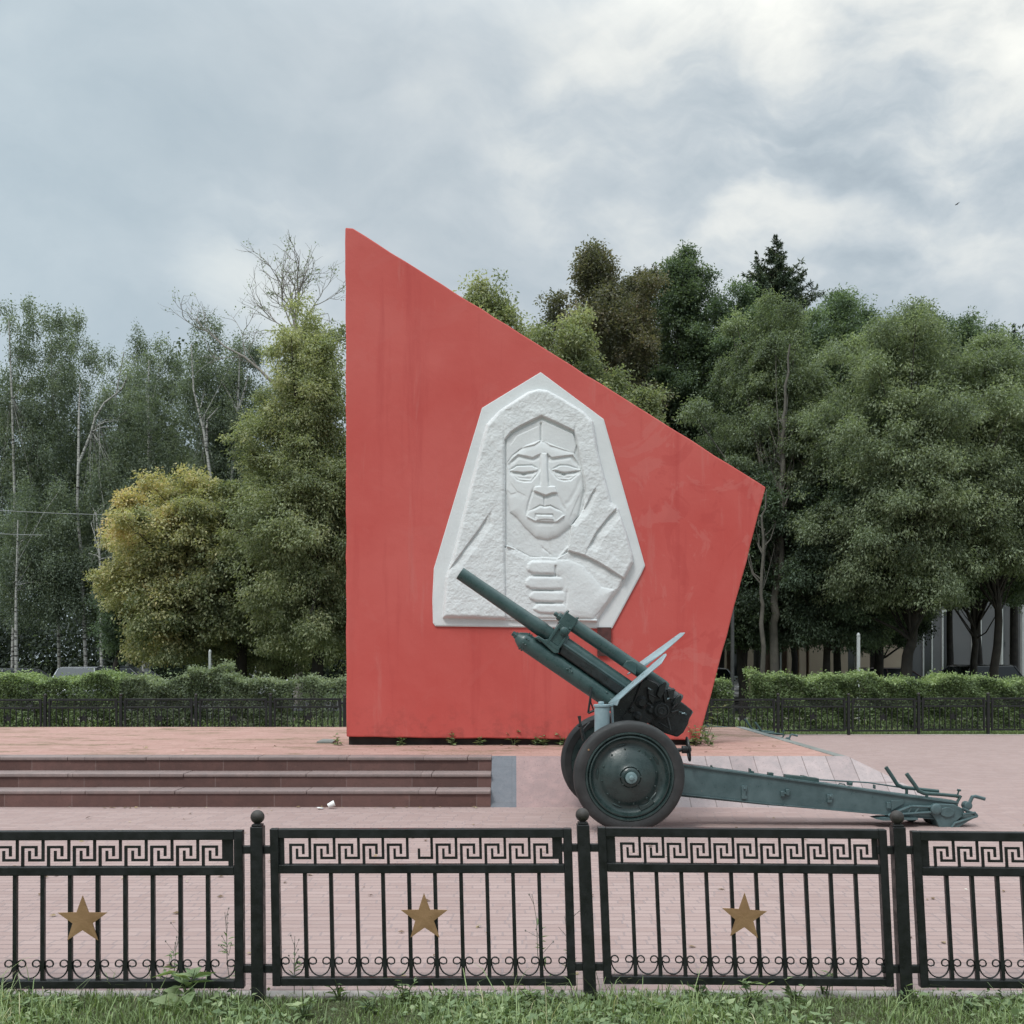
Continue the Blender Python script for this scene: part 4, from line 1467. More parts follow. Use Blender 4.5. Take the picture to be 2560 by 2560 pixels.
def panel_parts(parent, x0, x1, z0, z1, strip_x, strip_n, broken=-1, star_mat=None, star_du=0.0, star_rot=0.0, warp=None, ident='fence_panel'):
    """one welded fence panel, local x0..x1 across and z0..z1 up, at y = 0"""
    def fin(mb):
        return mb.map(warp) if warp else mb
    w, h = x1 - x0, z1 - z0
    st = 0.045
    tr, mr0, mr1, brl = z1 - 0.050, z0 + h * 0.716, z0 + h * 0.772, z0 + 0.043
    mb = MB()
    mb.box(x0, x0 + st, -0.022, 0.022, z0, z1)
    mb.box(x1 - st, x1, -0.022, 0.022, z0, z1)
    mb.box(x0 + st, x1 - st, -0.021, 0.021, tr, z1 - 0.001)
    mb.box(x0 + st, x1 - st, -0.021, 0.021, mr0, mr1)
    mb.box(x0 + st, x1 - st, -0.021, 0.021, z0 + 0.001, brl)
    frame = obj(ident, fin(mb), M['iron'], parent, bevel=0.004)
    bars = MB()
    n = 10
    xb = [x0 + w * (0.112 + 0.0862 * k) for k in range(n)]
    for x in xb:
        bars.box(x - 0.010, x + 0.010, -0.010, 0.010, brl - 0.002, mr0 + 0.002)
    obj('grille', fin(bars), M['iron'], frame)
    # meander strip between the two upper rails
    zb, zt = mr1 - 0.002, tr + 0.002
    H_ = KEY_H
    pad = (zt - zb - H_) / 2
    rects = meander_rects(strip_n, strip_x, zb + pad, broken)
    rects.append((x0 + st, x1 - st, zb, zb + pad))
    rects.append((x0 + st, x1 - st, zt - pad, zt))
    rects.append((x0 + st, strip_x - 0.026, zb, zt))
    rects.append((strip_x + strip_n * KEY_W + 0.004, x1 - st - 0.007, zb, zt))
    rects.append((strip_x + (strip_n - 1) * KEY_W + 0.90 * KEY_W, strip_x + strip_n * KEY_W + 0.004, zb + pad + 0.18 * H_, zt))
    mb = MB()
    cell_plate(mb, rects, -0.004, 0.004)
    obj('meander_strip', fin(mb), M['iron'], frame)
    mb = MB()
    edges = [x0 + st] + [v for x in xb for v in (x - 0.010, x + 0.010)] + [x1 - st]
    for i in range(0, len(edges), 2):
        a, b = edges[i], edges[i + 1]
        pts = scroll((a + b) / 2, brl, (b - a) / 2 - 0.002)
        mb.tube([(x, 0.0, z) for x, z in pts], 0.0042, 6)
    obj('scrollwork', fin(mb), M['iron'], frame)
    xc = (xb[4] + xb[5]) / 2 + star_du
    zc = z0 + h * 0.436
    mb = MB()
    poly = star_poly(xc, zc, 0.130, rot=star_rot)
    ctr = (xc, -0.0255, zc)
    ft = [(x, -0.024, z) for x, z in poly]
    bk = [(x, -0.017, z) for x, z in poly]
    vs_ = ft + bk + [ctr]
    fs_ = [(i, (i + 1) % 10, 20) for i in range(10)] + [(i, 10 + i, 10 + (i + 1) % 10, (i + 1) % 10) for i in range(10)] + [tuple(range(19, 9, -1))]
    mb.add(vs_, fs_)
    obj('star', fin(mb), star_mat or M['gold'], frame)
    return frame


def post_parts(parent, x, ztop, lean=0.0, side=0.033, stub=0.085, ident='fence_post'):
    mb = MB()
    mb.box(x - side, x + side, -side, side, -0.35, ztop)
    mb.box(x - side + 0.006, x + side - 0.006, -side + 0.006, side - 0.006, ztop, ztop + 0.012)
    for z in (ztop - 0.125, ztop - 0.755):
        for s in (-1, 1):
            xa, xb = sorted((x + s * (side - 0.002), x + s * (side + stub)))
            mb.box(xa, xb, -0.014, 0.014, z - 0.021, z + 0.021)

    def fin(m):
        return m.map(lambda p: np.array([p[0] + lean * (ztop - p[2]), p[1], p[2]]))
    po = obj(ident, fin(mb), M['iron'], parent, bevel=0.004)
    mb = MB()
    R_ = 0.0365
    prof = [(0.016, -0.004), (0.016, 0.006)] + [(R_ * math.sin(a), R_ + 0.002 - R_ * math.cos(a)) for a in np.linspace(0.42, math.pi, 16)]
    mb.lathe(prof, (x, 0, ztop + 0.010), (0, 0, 1), 28)
    obj('ball_finial', fin(mb).v and mb, M['iron_top'], po, smooth=50)
    return po


YF = 5.43
front = thing('iron_fence', (0.0, YF, 0.0), 'black iron fence with Greek key strip and gold stars in front of the plaza', 'fence')
W[front.name] = np.zeros(3)


def fx(px, py):
    p = P(px, py, YF)
    return p[0], p[2]


def warp_for(tl, tr, br_, bl, x0, x1, z0, z1):
    A, B, C, D = (np.array(fx(*q)) for q in (tl, tr, br_, bl))

    def fn(p):
        u = (p[0] - x0) / (x1 - x0)
        w = (p[2] - z0) / (z1 - z0)
        q = (D * (1 - u) + C * u) * (1 - w) + (A * (1 - u) + B * u) * w
        return np.array([q[0], p[1], q[1]])
    return fn


PANELS = [((-187, 2077), (608.7, 2075), (612, 2469), (-190, 2471), 0.095, 11, -1, 0.00, 0.0),
          ((676, 2071), (1428.6, 2070), (1440, 2462), (683, 2463), 0.098, 11, 5, 0.01, 0.0),
          ((1493, 2067), (2213.5, 2073), (2232.7, 2465), (1509, 2457.5), 0.122, 11, -1, -0.01, 0.06),
          ((2276.6, 2077), (3010, 2084), (3036, 2474), (2298.8, 2467), 0.118, 11, -1, 0.0, 0.0),
          ((3080, 2085), (3822, 2088), (3850, 2478), (3106, 2475), 0.105, 11, -1, 0.0, 0.0),
          ((-1010, 2080), (-252, 2079), (-252, 2471), (-1012, 2473), 0.100, 11, -1, 0.0, 0.0)]
PW, PH = 1.60, 0.832
for tl, tr, br_, bl, sx, sn, bk, du, rot in PANELS:
    wfn = warp_for(tl, tr, br_, bl, 0, PW, 0.082, 0.082 + PH)
    panel_parts(front, 0, PW, 0.082, 0.082 + PH, sx, sn, bk, None, du, rot, wfn)
for pxt, pyt, pxb in ((-218, 2068, -222), (644, 2065, 647), (1457, 2060, 1475.5), (2243.5, 2066, 2263.5), (3046, 2080, 3068), (3858, 2084, 3882), (-1044, 2070, -1046)):
    x, z = fx(pxt, pyt)
    ln = (pxb - pxt) / 440.0
    post_parts(front, x, z, ln)

# the matching fence along the far side of the plaza
far = thing('iron_fence', (0.0, 24.3, 0.0), 'black iron fence of star panels along the hedge at the far side', 'fence')
W[far.name] = np.zeros(3)
star_back = M['iron']
SP = 1.735
proto_panel = panel_parts(far, 0.0, 1.58, 0.09, 0.90, 0.10, 11, -1, star_back)
proto_post = post_parts(far, 0.0, 0.94)
FX0, FY0, FX1, FY1 = -14.36, 23.728, 14.2, 25.15
flen = math.hypot(FX1 - FX0, FY1 - FY0)
fux, fuy = (FX1 - FX0) / flen, (FY1 - FY0) / flen
rot = math.atan2(fuy, fux)
nfar = int(flen / SP)
rng = random.Random(5)


def place_local(o, x, y, z, rz):
    o.location = (x, y - 24.3, z)
    o.rotation_euler = (0, 0, rz)


for i in range(nfar):
    d = i * SP
    # panel faces the hedge: turn it round so the star is on the far side
    xp, yp = FX0 + fux * (d + SP - 0.078), FY0 + fuy * (d + SP - 0.078)
    xq, yq = FX0 + fux * d, FY0 + fuy * d
    pa = proto_panel if i == 0 else copy_tree(proto_panel, far)
    po = proto_post if i == 0 else copy_tree(proto_post, far)
    dz = rng.uniform(-0.02, 0.02)
    place_local(pa, xp, yp, dz, rot + math.pi)
    place_local(po, xq, yq, dz, rot)
# ------------------------------------------------------------------ foliage
def unit(a):
    return a / (np.linalg.norm(a, axis=-1, keepdims=True) + 1e-9)


def leaf_quads(base, axis, nrm_hint, ln, wd):
    """diamond leaves: base point, direction, width direction from a hint"""
    a = unit(axis)
    b = unit(np.cross(a, nrm_hint))
    n = np.cross(b, a)
    mid = base + a * (ln * 0.45)[:, None] + n * (ln * 0.06)[:, None]
    tip = base + a * ln[:, None] - n * (ln * 0.08)[:, None]
    V = np.stack([base, mid + b * (wd * 0.5)[:, None], tip, mid - b * (wd * 0.5)[:, None]], 1).reshape(-1, 3)
    Q = np.arange(len(V)).reshape(-1, 4)
    return V, Q


def clump_leaves(rng, C, rad, per, ln, wd, centre, droop=0.5, flat=0.6, tint=None, tint_var=0.16):
    """leaves scattered through clumps: C centres (N,3), rad radii (N,)"""
    N = len(C)
    idx = np.repeat(np.arange(N), per)
    m = len(idx)
    off = rng.normal(size=(m, 3))
    off = off / (np.linalg.norm(off, axis=1, keepdims=True) + 1e-6) * (rng.random(m) ** 0.55)[:, None]
    off[:, 2] *= flat
    r = rad[idx][:, None]
    off[:, 2] -= 0.25 * (off[:, 0] ** 2 + off[:, 1] ** 2) * droop
    p = C[idx] + off * r
    out = unit(C[idx] - centre)
    ax = rng.normal(size=(m, 3)) * 0.75 + off * 1.1 + out * 0.35
    ax[:, 2] -= droop
    hint = rng.normal(size=(m, 3)) * 0.55 + np.array([0, 0, 1.0])
    L_ = ln * (0.65 + 0.7 * rng.random(m))
    W_ = wd * (0.65 + 0.7 * rng.random(m))
    V, Q = leaf_quads(p, ax, hint, L_, W_)
    t = tint[idx] + rng.normal(size=m) * tint_var
    return V, Q, np.clip(t, 0, 1)


def crown_points(rng, n, cx, cy, zlo, zhi, rad, shape, lumps=7, shell=0.55):
    """clump centres filling an uneven crown; shape gives relative radius against height 0..1"""
    pts = []
    ph = rng.random((lumps, 3)) * 2 * math.pi
    k = rng.uniform(1.5, 6.0, (lumps, 2))
    am = rng.uniform(0.4, 1.0, lumps) * 0.20
    while len(pts) < n:
        h = rng.random()
        a = rng.random() * 2 * math.pi
        sc = shape(h)
        if rng.random() > sc + 0.12:
            continue
        wob = 1 + sum(am[i] * math.sin(k[i, 0] * 2.2 * h * math.pi + ph[i, 0]) * math.cos(round(k[i, 1]) * a + ph[i, 1]) for i in range(lumps))
        q = (shell + (1 - shell) * rng.random()) if rng.random() < 0.72 else math.sqrt(rng.random()) * 0.8
        R_ = rad * sc * wob * q
        pts.append((cx + R_ * math.cos(a), cy + R_ * math.sin(a), zlo + h * (zhi - zlo)))
    return np.array(pts)


def bough_crown(rng, nb, cpb, cx, cy, zlo, zhi, R_, depth, shape, leaders=12, shell=0.5, flat=0.85):
    """crown built of boughs: each a leafy pad whose twigs hang off its outer shell"""
    B = crown_points(rng, nb, 0, 0, 0, 1, 1.0, shape, shell=shell)
    size = min(R_, 3.4)
    rb = np.clip(size * rng.uniform(0.13, 0.36, nb), 0.30, 1.15)
    hgt = zhi - zlo
    bz = zlo + rb * 0.4 + B[:, 2] * (hgt - rb * 1.1)
    kx, p0_, p1_ = rng.uniform(1.1, 1.8), rng.random() * 6.28, rng.random() * 6.28
    dip = 0.13 * (np.abs(np.sin(kx * B[:, 0] * R_ + p0_)) + np.abs(np.sin(kx * 0.7 * B[:, 1] * depth + p1_))) * np.clip((B[:, 2] - 0.3) / 0.5, 0, 1)
    bz = bz - dip * hgt * 0.75          # several tops, with dips between them
    bc = np.stack([cx + B[:, 0] * np.maximum(R_ - rb * 0.55, 0.1), cy + B[:, 1] * np.maximum(depth - rb * 0.5, 0.1), bz], 1)
    if leaders:
        a = rng.random(leaders) * 2 * math.pi
        q = R_ * rng.uniform(0.0, 0.8, leaders)
        hh = np.array([zhi - 0.75 - 0.55 * (q_ / R_) ** 1.5 * hgt * 0.5 - rng.random() * 0.5 for q_ in q])
        lc = np.stack([cx + q * np.cos(a), cy + q * np.sin(a) * depth / R_, hh], 1)
        bc = np.concatenate([bc, lc])
        rb = np.concatenate([rb, rng.uniform(0.25, 0.55, leaders)])
    ns = int(nb * 0.5)
    S = crown_points(rng, ns, 0, 0, 0, 1, 1.0, shape, shell=0.97)
    sc_ = np.stack([cx + S[:, 0] * R_ * 1.06, cy + S[:, 1] * depth, zlo + S[:, 2] * hgt], 1)
    bc = np.concatenate([bc, sc_])
    rb = np.concatenate([rb, rng.uniform(0.18, 0.45, ns)])
    N = len(bc)
    idx = np.repeat(np.arange(N), cpb)
    m = len(idx)
    d = rng.normal(size=(m, 3))
    d[:, 2] = np.abs(d[:, 2]) * 1.0 - 0.25
    d = unit(d) * (rng.random(m) ** 0.4)[:, None]
    d[:, 2] = d[:, 2] * flat - 0.28 * (d[:, 0] ** 2 + d[:, 1] ** 2)
    lead = (idx >= nb) & (idx < nb + leaders)
    d[lead, 2] = rng.uniform(-1.8, 1.2, lead.sum())
    d[lead, 2] *= 1.35
    d[lead, :2] *= np.clip(0.62 - 0.36 * d[lead, 2:3], 0.08, 1.2)
    C = bc[idx] + d * rb[idx][:, None] + rng.normal(size=(m, 3)) * 0.10
    # single twigs filling between the boughs
    nf = int(m * 0.27)
    Fp = crown_points(rng, nf, 0, 0, 0, 1, 1.0, shape, shell=0.72)
    dipf = 0.13 * (np.abs(np.sin(kx * Fp[:, 0] * R_ + p0_)) + np.abs(np.sin(kx * 0.7 * Fp[:, 1] * depth + p1_))) * np.clip((Fp[:, 2] - 0.3) / 0.5, 0, 1)
    ex = 0.93 + 0.16 * rng.random(nf) ** 3
    Cf = np.stack([cx + Fp[:, 0] * R_ * ex, cy + Fp[:, 1] * depth * ex, zlo + Fp[:, 2] * hgt * (0.93 + 0.11 * rng.random(nf) ** 2) - dipf * hgt * 0.75], 1)
    # whole twigs missing here and there
    hole = np.sin(Cf[:, 0] * 2.3 + p0_) + np.sin(Cf[:, 2] * 2.9 + p1_) + np.sin(Cf[:, 1] * 2.1 + 1.0)
    Cf = Cf[hole > -1.1]
    nf = len(Cf)
    C = np.concatenate([C, Cf])
    idx = np.concatenate([idx, rng.integers(0, nb, nf)])
    return bc, C, idx


OVAL = lambda h: math.sqrt(max(0.0, 1 - (2 * (0.08 + 0.92 * h) - 1) ** 2)) ** 0.8 * (1.0 if h > 0.15 else 0.85)
BROAD = lambda h: max(0.0, min(1, 0.66 + 1.5 * h) * (1 - max(0, (h - 0.45) / 0.55) ** 2.3) ** 0.58)
CONE = lambda h: max(0.03, (1 - h) ** 0.85)
POINT = lambda h: max(0.10, min(1, 0.6 + 2.4 * h) * (1 - h) ** 0.5)
COLUMN = lambda h: 0.9 * (1 - max(0, h - 0.75) / 0.25 * 0.75)

LEAF = {}
LEAF['dark'] = leaf_mat('dark_green_leaves', [(0.0, (0.047, 0.064, 0.047)), (0.5, (0.093, 0.131, 0.087)), (1.0, (0.177, 0.228, 0.143))])
LEAF['green'] = leaf_mat('mid_green_leaves', [(0.0, (0.062, 0.087, 0.063)), (0.5, (0.124, 0.173, 0.115)), (1.0, (0.223, 0.286, 0.187))])
LEAF['olive'] = leaf_mat('olive_leaves', [(0.0, (0.104, 0.131, 0.089)), (0.5, (0.210, 0.255, 0.166)), (1.0, (0.348, 0.401, 0.258))])
LEAF['light'] = leaf_mat('light_green_leaves', [(0.0, (0.136, 0.163, 0.098)), (0.5, (0.271, 0.307, 0.181)), (1.0, (0.452, 0.453, 0.277))])
LEAF['yellow'] = leaf_mat('yellowing_leaves', [(0.0, (0.159, 0.191, 0.116)), (0.45, (0.349, 0.357, 0.203)), (0.8, (0.521, 0.472, 0.256)), (1.0, (0.593, 0.472, 0.256))])
LEAF['maroon'] = leaf_mat('brownish_maple_leaves', [(0.0, (0.070, 0.075, 0.054)), (0.45, (0.140, 0.142, 0.098)), (0.8, (0.195, 0.172, 0.120)), (1.0, (0.225, 0.175, 0.125))])
LEAF['birch'] = leaf_mat('grey_green_birch_leaves', [(0.0, (0.088, 0.112, 0.090)), (0.5, (0.168, 0.207, 0.159)), (1.0, (0.286, 0.326, 0.246))])
LEAF['spruce'] = leaf_mat('dark_spruce_needles', [(0.0, (0.048, 0.070, 0.048)), (0.6, (0.095, 0.130, 0.083)), (1.0, (0.178, 0.185, 0.109))], trans=0.1)
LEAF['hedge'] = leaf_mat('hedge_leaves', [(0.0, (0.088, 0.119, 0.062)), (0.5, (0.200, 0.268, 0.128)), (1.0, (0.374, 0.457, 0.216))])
LEAF['hedge_dull'] = leaf_mat('dull_shrub_leaves', [(0.0, (0.098, 0.125, 0.080)), (0.5, (0.203, 0.248, 0.154)), (1.0, (0.339, 0.392, 0.240))])
LEAF['far'] = leaf_mat('far_wood_leaves', [(0.0, (0.043, 0.055, 0.048)), (0.5, (0.077, 0.098, 0.080)), (1.0, (0.132, 0.152, 0.117))])
LEAF['grass'] = leaf_mat('grass_blades', [(0.0, (0.117, 0.135, 0.074)), (0.4, (0.183, 0.251, 0.109)), (0.75, (0.280, 0.362, 0.158)), (0.92, (0.345, 0.417, 0.209)), (1.0, (0.524, 0.486, 0.313))], trans=0.3, rough=0.5)
LEAF['weed'] = leaf_mat('weed_leaves', [(0.0, (0.110, 0.162, 0.082)), (0.5, (0.221, 0.296, 0.153)), (1.0, (0.364, 0.430, 0.235))], trans=0.3)
BARK = {}
BARK['dark'] = paint('dark_bark', (0.018, 0.016, 0.014), (0.045, 0.038, 0.032), 0.9, 5, bump_s=1.0)
BARK['grey'] = paint('grey_bark', (0.075, 0.07, 0.06), (0.13, 0.12, 0.10), 0.9, 5, bump_s=0.9)
BARK['twig'] = paint('bare_twig_bark', (0.20, 0.18, 0.16), (0.29, 0.265, 0.235), 0.9, 5, bump_s=0.5)


def birch_mat():
    m, k, bs, out = new_mat('birch_bark')
    co = coords(k)
    n = k.noise(k.mapping(co, scale=(1.6, 1.6, 5.5)), 2.4, 6, 0.7, 0.3)
    c = k.mix(k.ramp(n, [(0.52, 0), (0.58, 1)]), (0.36, 0.355, 0.33), (0.035, 0.03, 0.028))
    k.set(bs.inputs['Base Color'], c)
    bs.inputs['Roughness'].default_value = 0.85
    return m


BARK['birch'] = birch_mat()


def limbs(mb, rng, start, pts, r0, n, frac_lo=0.0):
    """bent limbs from a point on the trunk out to some of the clump centres"""
    sel = rng.choice(len(pts), min(n, len(pts)), replace=False)
    zs, ze = start[0], start[1]
    for i in sel:
        e = pts[i]
        t = np.clip(frac_lo + rng.random() * 0.75, 0, 0.95)
        s = zs + (ze - zs) * t
        if s[2] > e[2] - 0.3:
            s = zs + (ze - zs) * max(0.02, t - 0.5)
        mid = s * 0.45 + e * 0.55 + rng.normal(size=3) * 0.22 + np.array([0, 0, 0.25])
        r = r0 * (0.20 + 0.30 * rng.random()) * (1 - 0.6 * t)
        mb.tube([s, s * 0.7 + mid * 0.3 + rng.normal(size=3) * 0.08, mid, e], [r, r * 0.75, r * 0.45, 0.012], 5, cap=False)


TREES_LEFT, TREES_RIGHT = 'trees left of the red wall', 'trees right of the red wall'


def tree(name, label, px, Y, top, bot, half, leaf, bark='dark', shape=BROAD, n=300, per=80, crad=0.75, ln=0.20, wd=0.10, seed=1, trunk=None, tr=0.16, nl=40,
         droop=0.5, flat=0.6, group=None, tint_fn=None, cpx=None, tint0=0.5, yoff=0.0, cat='tree', shell=0.55, depth=None, cpb=17, leaders=18):
    """px = trunk foot, cpx = crown centre, half = crown half-width (photo pixels at depth Y)"""
    rng = np.random.default_rng(seed)
    cpx = px if cpx is None else cpx
    foot = P(px, HZ, Y)
    foot[2] = -0.02
    s = Y / F
    zt, zb = P(0, top, Y)[2], max(0.3, P(0, bot, Y)[2])
    cx = P(cpx, HZ, Y)[0]
    R_ = half * s
    root = thing(name, (foot[0], Y, 0.0), label, cat, group)
    nb = max(10, int(n / 3.3))
    bc, pts, bi = bough_crown(rng, nb, cpb, cx, Y + yoff, zb, zt, R_, depth or min(R_, 3.0), shape, shell=shell, leaders=leaders)
    ctr = np.array([cx, Y, zb + (zt - zb) * 0.4])
    if trunk is None:
        lean = rng.normal(size=2) * 0.15
        tp = [foot, foot * 0.6 + ctr * 0.4 + np.array([lean[0], lean[1], 0]), ctr, np.array([cx + lean[0], Y, zb + (zt - zb) * 0.86])]
    else:
        tp = [foot] + [P(a, b, Y) for a, b in trunk]
    # smooth the trunk line a little
    tp = np.array(tp)
    tt = np.linspace(0, len(tp) - 1, 4 * (len(tp) - 1) + 1)
    fine = np.stack([np.interp(tt, np.arange(len(tp)), tp[:, i]) for i in range(3)], 1)
    fine[1:-1] += rng.normal(size=fine[1:-1].shape) * 0.03
    mb = MB()
    rr = np.linspace(tr, max(0.02, tr * 0.18), len(fine))
    rr[0] *= 1.3
    mb.tube(fine, rr, 9)
    hi = len(fine) - 1
    limbs(mb, rng, (fine[max(1, hi // 3)], fine[hi]), bc, tr, nl)
    obj('trunk', mb, BARK[bark], root, smooth=60)
    rad = crad * 0.42 * (0.6 + 0.7 * rng.random(len(pts)))
    tb = rng.normal(size=len(bc)) * 0.18
    tint = np.clip(tint0 + tb[bi] + rng.normal(size=len(pts)) * 0.08, 0.0, 1.0)
    if tint_fn is not None:
        tint = np.clip(tint + tint_fn(pts), 0, 1)
    V, Q, t = clump_leaves(rng, pts, rad, max(10, int(per * 0.50)), ln * 0.47, wd * 0.46, ctr, droop, flat + 0.15, tint, 0.13)
    lim = V[:, 2].reshape(-1, 4).min(1) > 0.1
    V = V.reshape(-1, 4, 3)[lim].reshape(-1, 3)
    npobj('crown', V - W[root.name], np.arange(len(V)).reshape(-1, 4), LEAF[leaf], root, tint=t[lim])
    return root


def birch(label, px, Y, top, bot, half, stems, seed, n=170, per=95, tr=0.085, leaf='birch', crad=0.8):
    """slender birch: drooping strings of small leaves and a white stem"""
    rng = np.random.default_rng(seed)
    s = Y / F
    foot = P(px, HZ, Y)
    foot[2] = -0.02
    root = thing('birch_tree', (foot[0], Y, 0.0), label, 'tree', TREES_LEFT)
    mb = MB()
    first = None
    for st in stems:
        pts = [P(a, b, Y + c) for a, b, c in st]
        if first is None:
            pts = [foot] + pts
            first = pts
        m = len(pts)
        mb.tube(pts, np.linspace(tr if pts is first else tr * 0.7, 0.025, m), 7)
    zt, zb = P(0, top - 30, Y)[2], P(0, bot, Y)[2]
    cx = P(px, HZ, Y)[0] * 0.35 + np.mean([p[0] for p in first[-2:]]) * 0.65
    nb = max(14, int(n / 2.4))
    bc, cp, bi = bough_crown(rng, nb, 17, cx, Y + 1.6, zb, zt, half * s * 1.65, min(half * s * 1.3, 2.6), lambda h: max(0.16, min(1, 0.55 + 1.3 * h) * (1 - h) ** 0.42), leaders=6, shell=0.35, flat=0.9)
    limbs(mb, rng, (first[len(first) // 2], first[-1]), bc, tr * 0.7, 22)
    obj('trunk', mb, BARK['birch'], root, smooth=60)
    # drooping sprays: each clump stretched downwards
    rad = crad * 0.40 * (0.5 + 0.8 * rng.random(len(cp)))
    tint = np.clip(0.5 + (rng.normal(size=len(bc)) * 0.16)[bi] + rng.normal(size=len(cp)) * 0.08, 0, 1)
    V, Q, t = clump_leaves(rng, cp, rad, 24, 0.10, 0.052, np.array([cx, Y, (zb + zt) / 2]), 1.0, 1.7, tint, 0.14)
    lim = V[:, 2].reshape(-1, 4).min(1) > 0.1
    V = V.reshape(-1, 4, 3)[lim].reshape(-1, 3)
    npobj('crown', V - W[root.name], np.arange(len(V)).reshape(-1, 4), LEAF[leaf], root, tint=t[lim])
    return root


def spruce(label, px, Y, top, bot, half, seed, group, n_lev=46):
    rng = np.random.default_rng(seed)
    s = Y / F
    foot = P(px, HZ, Y)
    zt, zb = P(0, top, Y)[2], max(1.0, P(0, bot, Y)[2])
    root = thing('spruce_tree', (foot[0], Y, 0.0), label, 'tree', group)
    mb = MB()
    mb.tube([(foot[0], Y, -0.02), (foot[0], Y, zt * 0.6), (foot[0] + 0.05, Y, zt - 0.1)], [0.2, 0.13, 0.02], 8)
    Vs, ts = [], []
    for i in range(n_lev):
        h = i / (n_lev - 1)
        z = zb + (zt - zb) * h
        R_ = max(0.05, half * s * (1 - h) ** 0.95 * rng.uniform(0.45, 1.2))
        for j in range(8 if h < 0.8 else 4):
            a = rng.random() * 2 * math.pi
            R2_ = R_ * rng.uniform(0.7, 1.1)
            d = np.array([math.cos(a), math.sin(a), 0])
            p0 = np.array([foot[0], Y, z])
            p1 = p0 + d * R2_ * 0.6 + np.array([0, 0, -0.10 * R2_])
            p2 = p0 + d * R2_ + np.array([0, 0, 0.12 * R2_])
            mb.tube([p0, p1, p2], [0.03, 0.02, 0.006], 4, cap=False)
            m = int(8 + 60 * R2_)
            u = rng.random(m) ** 0.7
            base = np.where(u[:, None] < 0.6, p0 + (p1 - p0) * (u[:, None] / 0.6), p1 + (p2 - p1) * ((u[:, None] - 0.6) / 0.4))
            ax = d[None] * 0.7 + rng.normal(size=(m, 3)) * 0.8
            ax[:, 2] -= 0.25
            V, Q = leaf_quads(base, ax, rng.normal(size=(m, 3)) * .6 + np.array([0, 0, 1.0]), (0.12 + 0.10 * min(1, R2_)) * (0.6 + rng.random(m) * 0.8), np.full(m, 0.06))
            Vs.append(V)
            ts.append(np.clip(0.45 + 0.15 * rng.normal() + rng.normal(size=m) * 0.18, 0, 1))
    obj('trunk', mb, BARK['dark'], root, smooth=60)
    V = np.concatenate(Vs)
    npobj('crown', V - W[root.name], np.arange(len(V)).reshape(-1, 4), LEAF['spruce'], root, tint=np.concatenate(ts))
    return root


# --- right of the wall
G_R = TREES_RIGHT
tree('box_elder_tree', 'light green loose-leaved tree rising behind the sloping edge of the red wall', 1215, 30, 680, 1500, 150, 'light', 'grey', BROAD, 260, 90, 0.85, 0.24, 0.11, 11, group=G_R, cpb=15, leaders=26, shell=0.35, droop=0.7)
tree('box_elder_tree', 'lower pale green tree spilling along the middle of the wall slope', 1430, 29, 800, 1560, 150, 'light', 'grey', BROAD, 240, 90, 0.8, 0.24, 0.11, 12, group=G_R, cpb=15, leaders=26, shell=0.35, droop=0.7, tint0=0.42)
tree('box_elder_tree', 'small pale green tree peeping over the lower wall slope', 1590, 28, 960, 1600, 110, 'light', 'grey', BROAD, 200, 90, 0.75, 0.22, 0.10, 13, group=G_R, cpb=15, leaders=26, shell=0.35, droop=0.7, tint0=0.32)
tree('maple_tree', 'brownish maple with reddish leaves standing tall behind the wall', 1480, 40, 598, 1560, 185, 'maroon', 'dark', BROAD, 340, 95, 1.1, 0.26, 0.15, 14, group=G_R)
tree('maple_tree', 'dense dark green tree with pointed top right of the brownish maple', 1716, 42, 590, 1560, 120, 'dark', 'dark', POINT, 330, 95, 1.0, 0.24, 0.13, 15, group=G_R, tint0=0.6)
tree('maple_tree', 'brown green tree between the maple and the pointed tree', 1600, 44, 660, 1500, 120, 'maroon', 'dark', BROAD, 240, 90, 1.0, 0.25, 0.14, 16, group=G_R, tint0=0.3)
tree('linden_tree', 'bushy mid green tree right of the pointed dark tree', 1860, 41, 722, 1560, 150, 'green', 'dark', BROAD, 330, 95, 1.0, 0.24, 0.13, 17, group=G_R, tint0=0.45)
spruce('dark spruce with ragged spire above the olive tree', 1940, 50, 590, 1000, 270, 18, G_R, 60)
spruce('dark spruce with a leaning bare spire left of the tallest spruce', 1893, 52, 632, 1000, 120, 118, G_R, 36)
tree('ash_tree', 'slender olive tree with a long bare grey trunk beside the wall corner', 1937, 33, 680, 1330, 150, 'olive', 'grey', BROAD, 380, 95, 0.8, 0.21, 0.085, 19,
     trunk=[(1936, 1560), (1938, 1481), (1952, 1434), (1955, 1209), (1958, 1091), (1964, 1000), (1975, 860)], tr=0.15, group=G_R, cpx=1975, tint0=0.36, droop=0.75, nl=55, yoff=2.2, depth=2.0)
tree('linden_tree', 'green tree top showing between the slender tree and the broad one', 2095, 38, 705, 1560, 145, 'green', 'dark', BROAD, 320, 95, 1.0, 0.23, 0.12, 20, group=G_R, tint0=0.62)
tree('ash_tree', 'broad olive green tree filling the right side', 2262, 32, 752, 1520, 215, 'olive', 'dark', BROAD, 640, 100, 0.85, 0.22, 0.085, 21,
     trunk=[(2268, 1640), (2280, 1580), (2296, 1480), (2290, 1300), (2270, 1050)], tr=0.20, group=G_R, tint0=0.52, droop=0.75, nl=70)
tree('ash_tree', 'olive green tree cut by the right edge of the picture', 2480, 33, 838, 1440, 195, 'olive', 'dark', BROAD, 520, 100, 0.85, 0.22, 0.085, 22, group=G_R, tint0=0.55, droop=0.75, nl=60)
